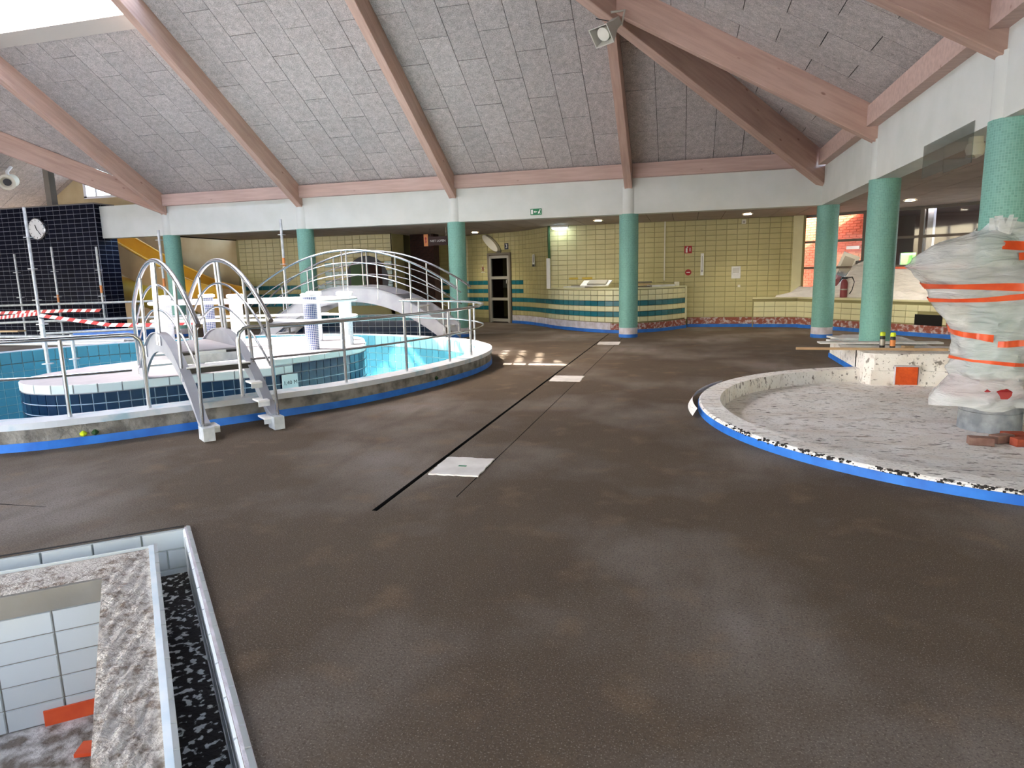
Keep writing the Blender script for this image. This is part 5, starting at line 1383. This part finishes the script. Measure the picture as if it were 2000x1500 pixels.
for k in range(9):
    a = thL+.55+k*.05; p = Vector((cx+.27*math.cos(a), cy+.27*math.sin(a), 1.86)); q = p+Vector((.06*math.cos(a+k), .06*math.sin(a+k), .16+.02*math.sin(k*2)))
    s = Vector((-math.sin(a), math.cos(a), 0))*.035; tuft.add([p-s, p+s, q+s*.6, q-s*.4], [(0, 1, 2, 3)])
part(wf_, 'plastic_tuft', tuft, 'plastic_film', True)
part(wf_, 'inner_bowl', MB().lathe((cx, cy, 0), [(.26, 1.2), (.36, 1.42), (.34, 1.55), (.24, 1.57)], 36), 'grey_cement', True)
part(wf_, 'red_part', MB().lathe((cx-.05, cy, 0), [(.29, .25), (.39, .29), (.385, .36), (.30, .44), (.28, .47)], 36), 'red_paint', True, 'red bowl inside the plastic')
def otape(z0, tilt, ph_, h, a0=0, a1=2*PI, rad=1.02):
    mb = MB(); n = 64
    for k in range(n+1):
        a = a0+(a1-a0)*k/n; z = z0+tilt*math.cos(a-ph_)
        hh = h*(1+.25*math.sin(3*a))
        for zz in (z-hh/2, z+hh/2): r = wrap_at(zz, a)*rad+.006; mb.v.append((cx+r*math.cos(a), cy+r*math.sin(a), zz))
    for k in range(n): mb.f.append((2*k, 2*k+1, 2*k+3, 2*k+2))
    part(wf_, 'orange_tape', mb, 'orange_tape', True)
otape(1.74, .03, thL, .07, thL+.9, thL+2.9); otape(1.66, -.03, thL, .055, thL+1.2, thL+3.0)
otape(1.36, .02, thL, .06); otape(1.29, .05, thL+PI, .045)
otape(.90, -.05, thL+PI*.6, .07, thL-.6, thL+.9); otape(.83, -.02, thL, .05, thL+1.0, thL+3.0)
otape(.62, .03, thL, .03)
# bricks on the paddling pool floor
def brick(x, y, rz, mt, lab):
    bm = bmesh.new(); bmesh.ops.create_cube(bm, size=1)
    for v in bm.verts: v.co.x *= .2; v.co.y *= .1; v.co.z *= .075
    bmesh.ops.bevel(bm, geom=list(bm.edges), offset=.005, segments=1, affect='EDGES')
    me = bpy.data.meshes.new('brick'); bm.to_mesh(me); bm.free(); me.materials.append(MATS[mt])
    o = bpy.data.objects.new('loose_brick', me); COL.objects.link(o); o.location = (x, y, -.035); o.rotation_euler = (0, 0, rz)
    tag(o, lab, 'brick', 'loose bricks by the fountain base')
brick(2.68, 6.80, -.15, 'brick_pale', 'pale worn brick lying left in the heap below the wrapped column')
brick(2.90, 6.93, .5, 'brick_pale', 'greyish brick in the middle of the heap below the wrapped column')
brick(3.04, 6.83, .25, 'brick_red', 'front red brick of the heap below the wrapped column')
brick(3.05, 7.05, .1, 'brick_red', 'rear red brick of the heap below the wrapped column')

# ------------------------------------------------------------------ outer shell out of view (glazed sides let daylight in)
struct('wall_right', MB().bx(8.3, 8.5, -5, 16.0, 0, 3.1), 'pale_yellow_tile')
struct('wall_front', MB().bx(-5.0, 8.4, -5.1, -5, 0, 4.1), 'white_paint')
struct('wall_end', MB().bx(-27.1, -27, 10, 26, 0, 4.5).bx(-27.1, -27, -5, 16.2, 2.6, 9.4).bx(-27.1, -27, -5, 16, 0, .6), 'white_paint')
ff = MB()
for x in range(-27, -4, 2): ff.bx(x-.06, x+.06, -5.06, -4.94, 0, 4.1)
for z in (.05, 2.0, 4.05): ff.bx(-27, -5, -5.05, -4.95, z-.05, z+.05)
w5 = struct('window_5', ff, 'white_lining', label='glazed garden front behind the camera')
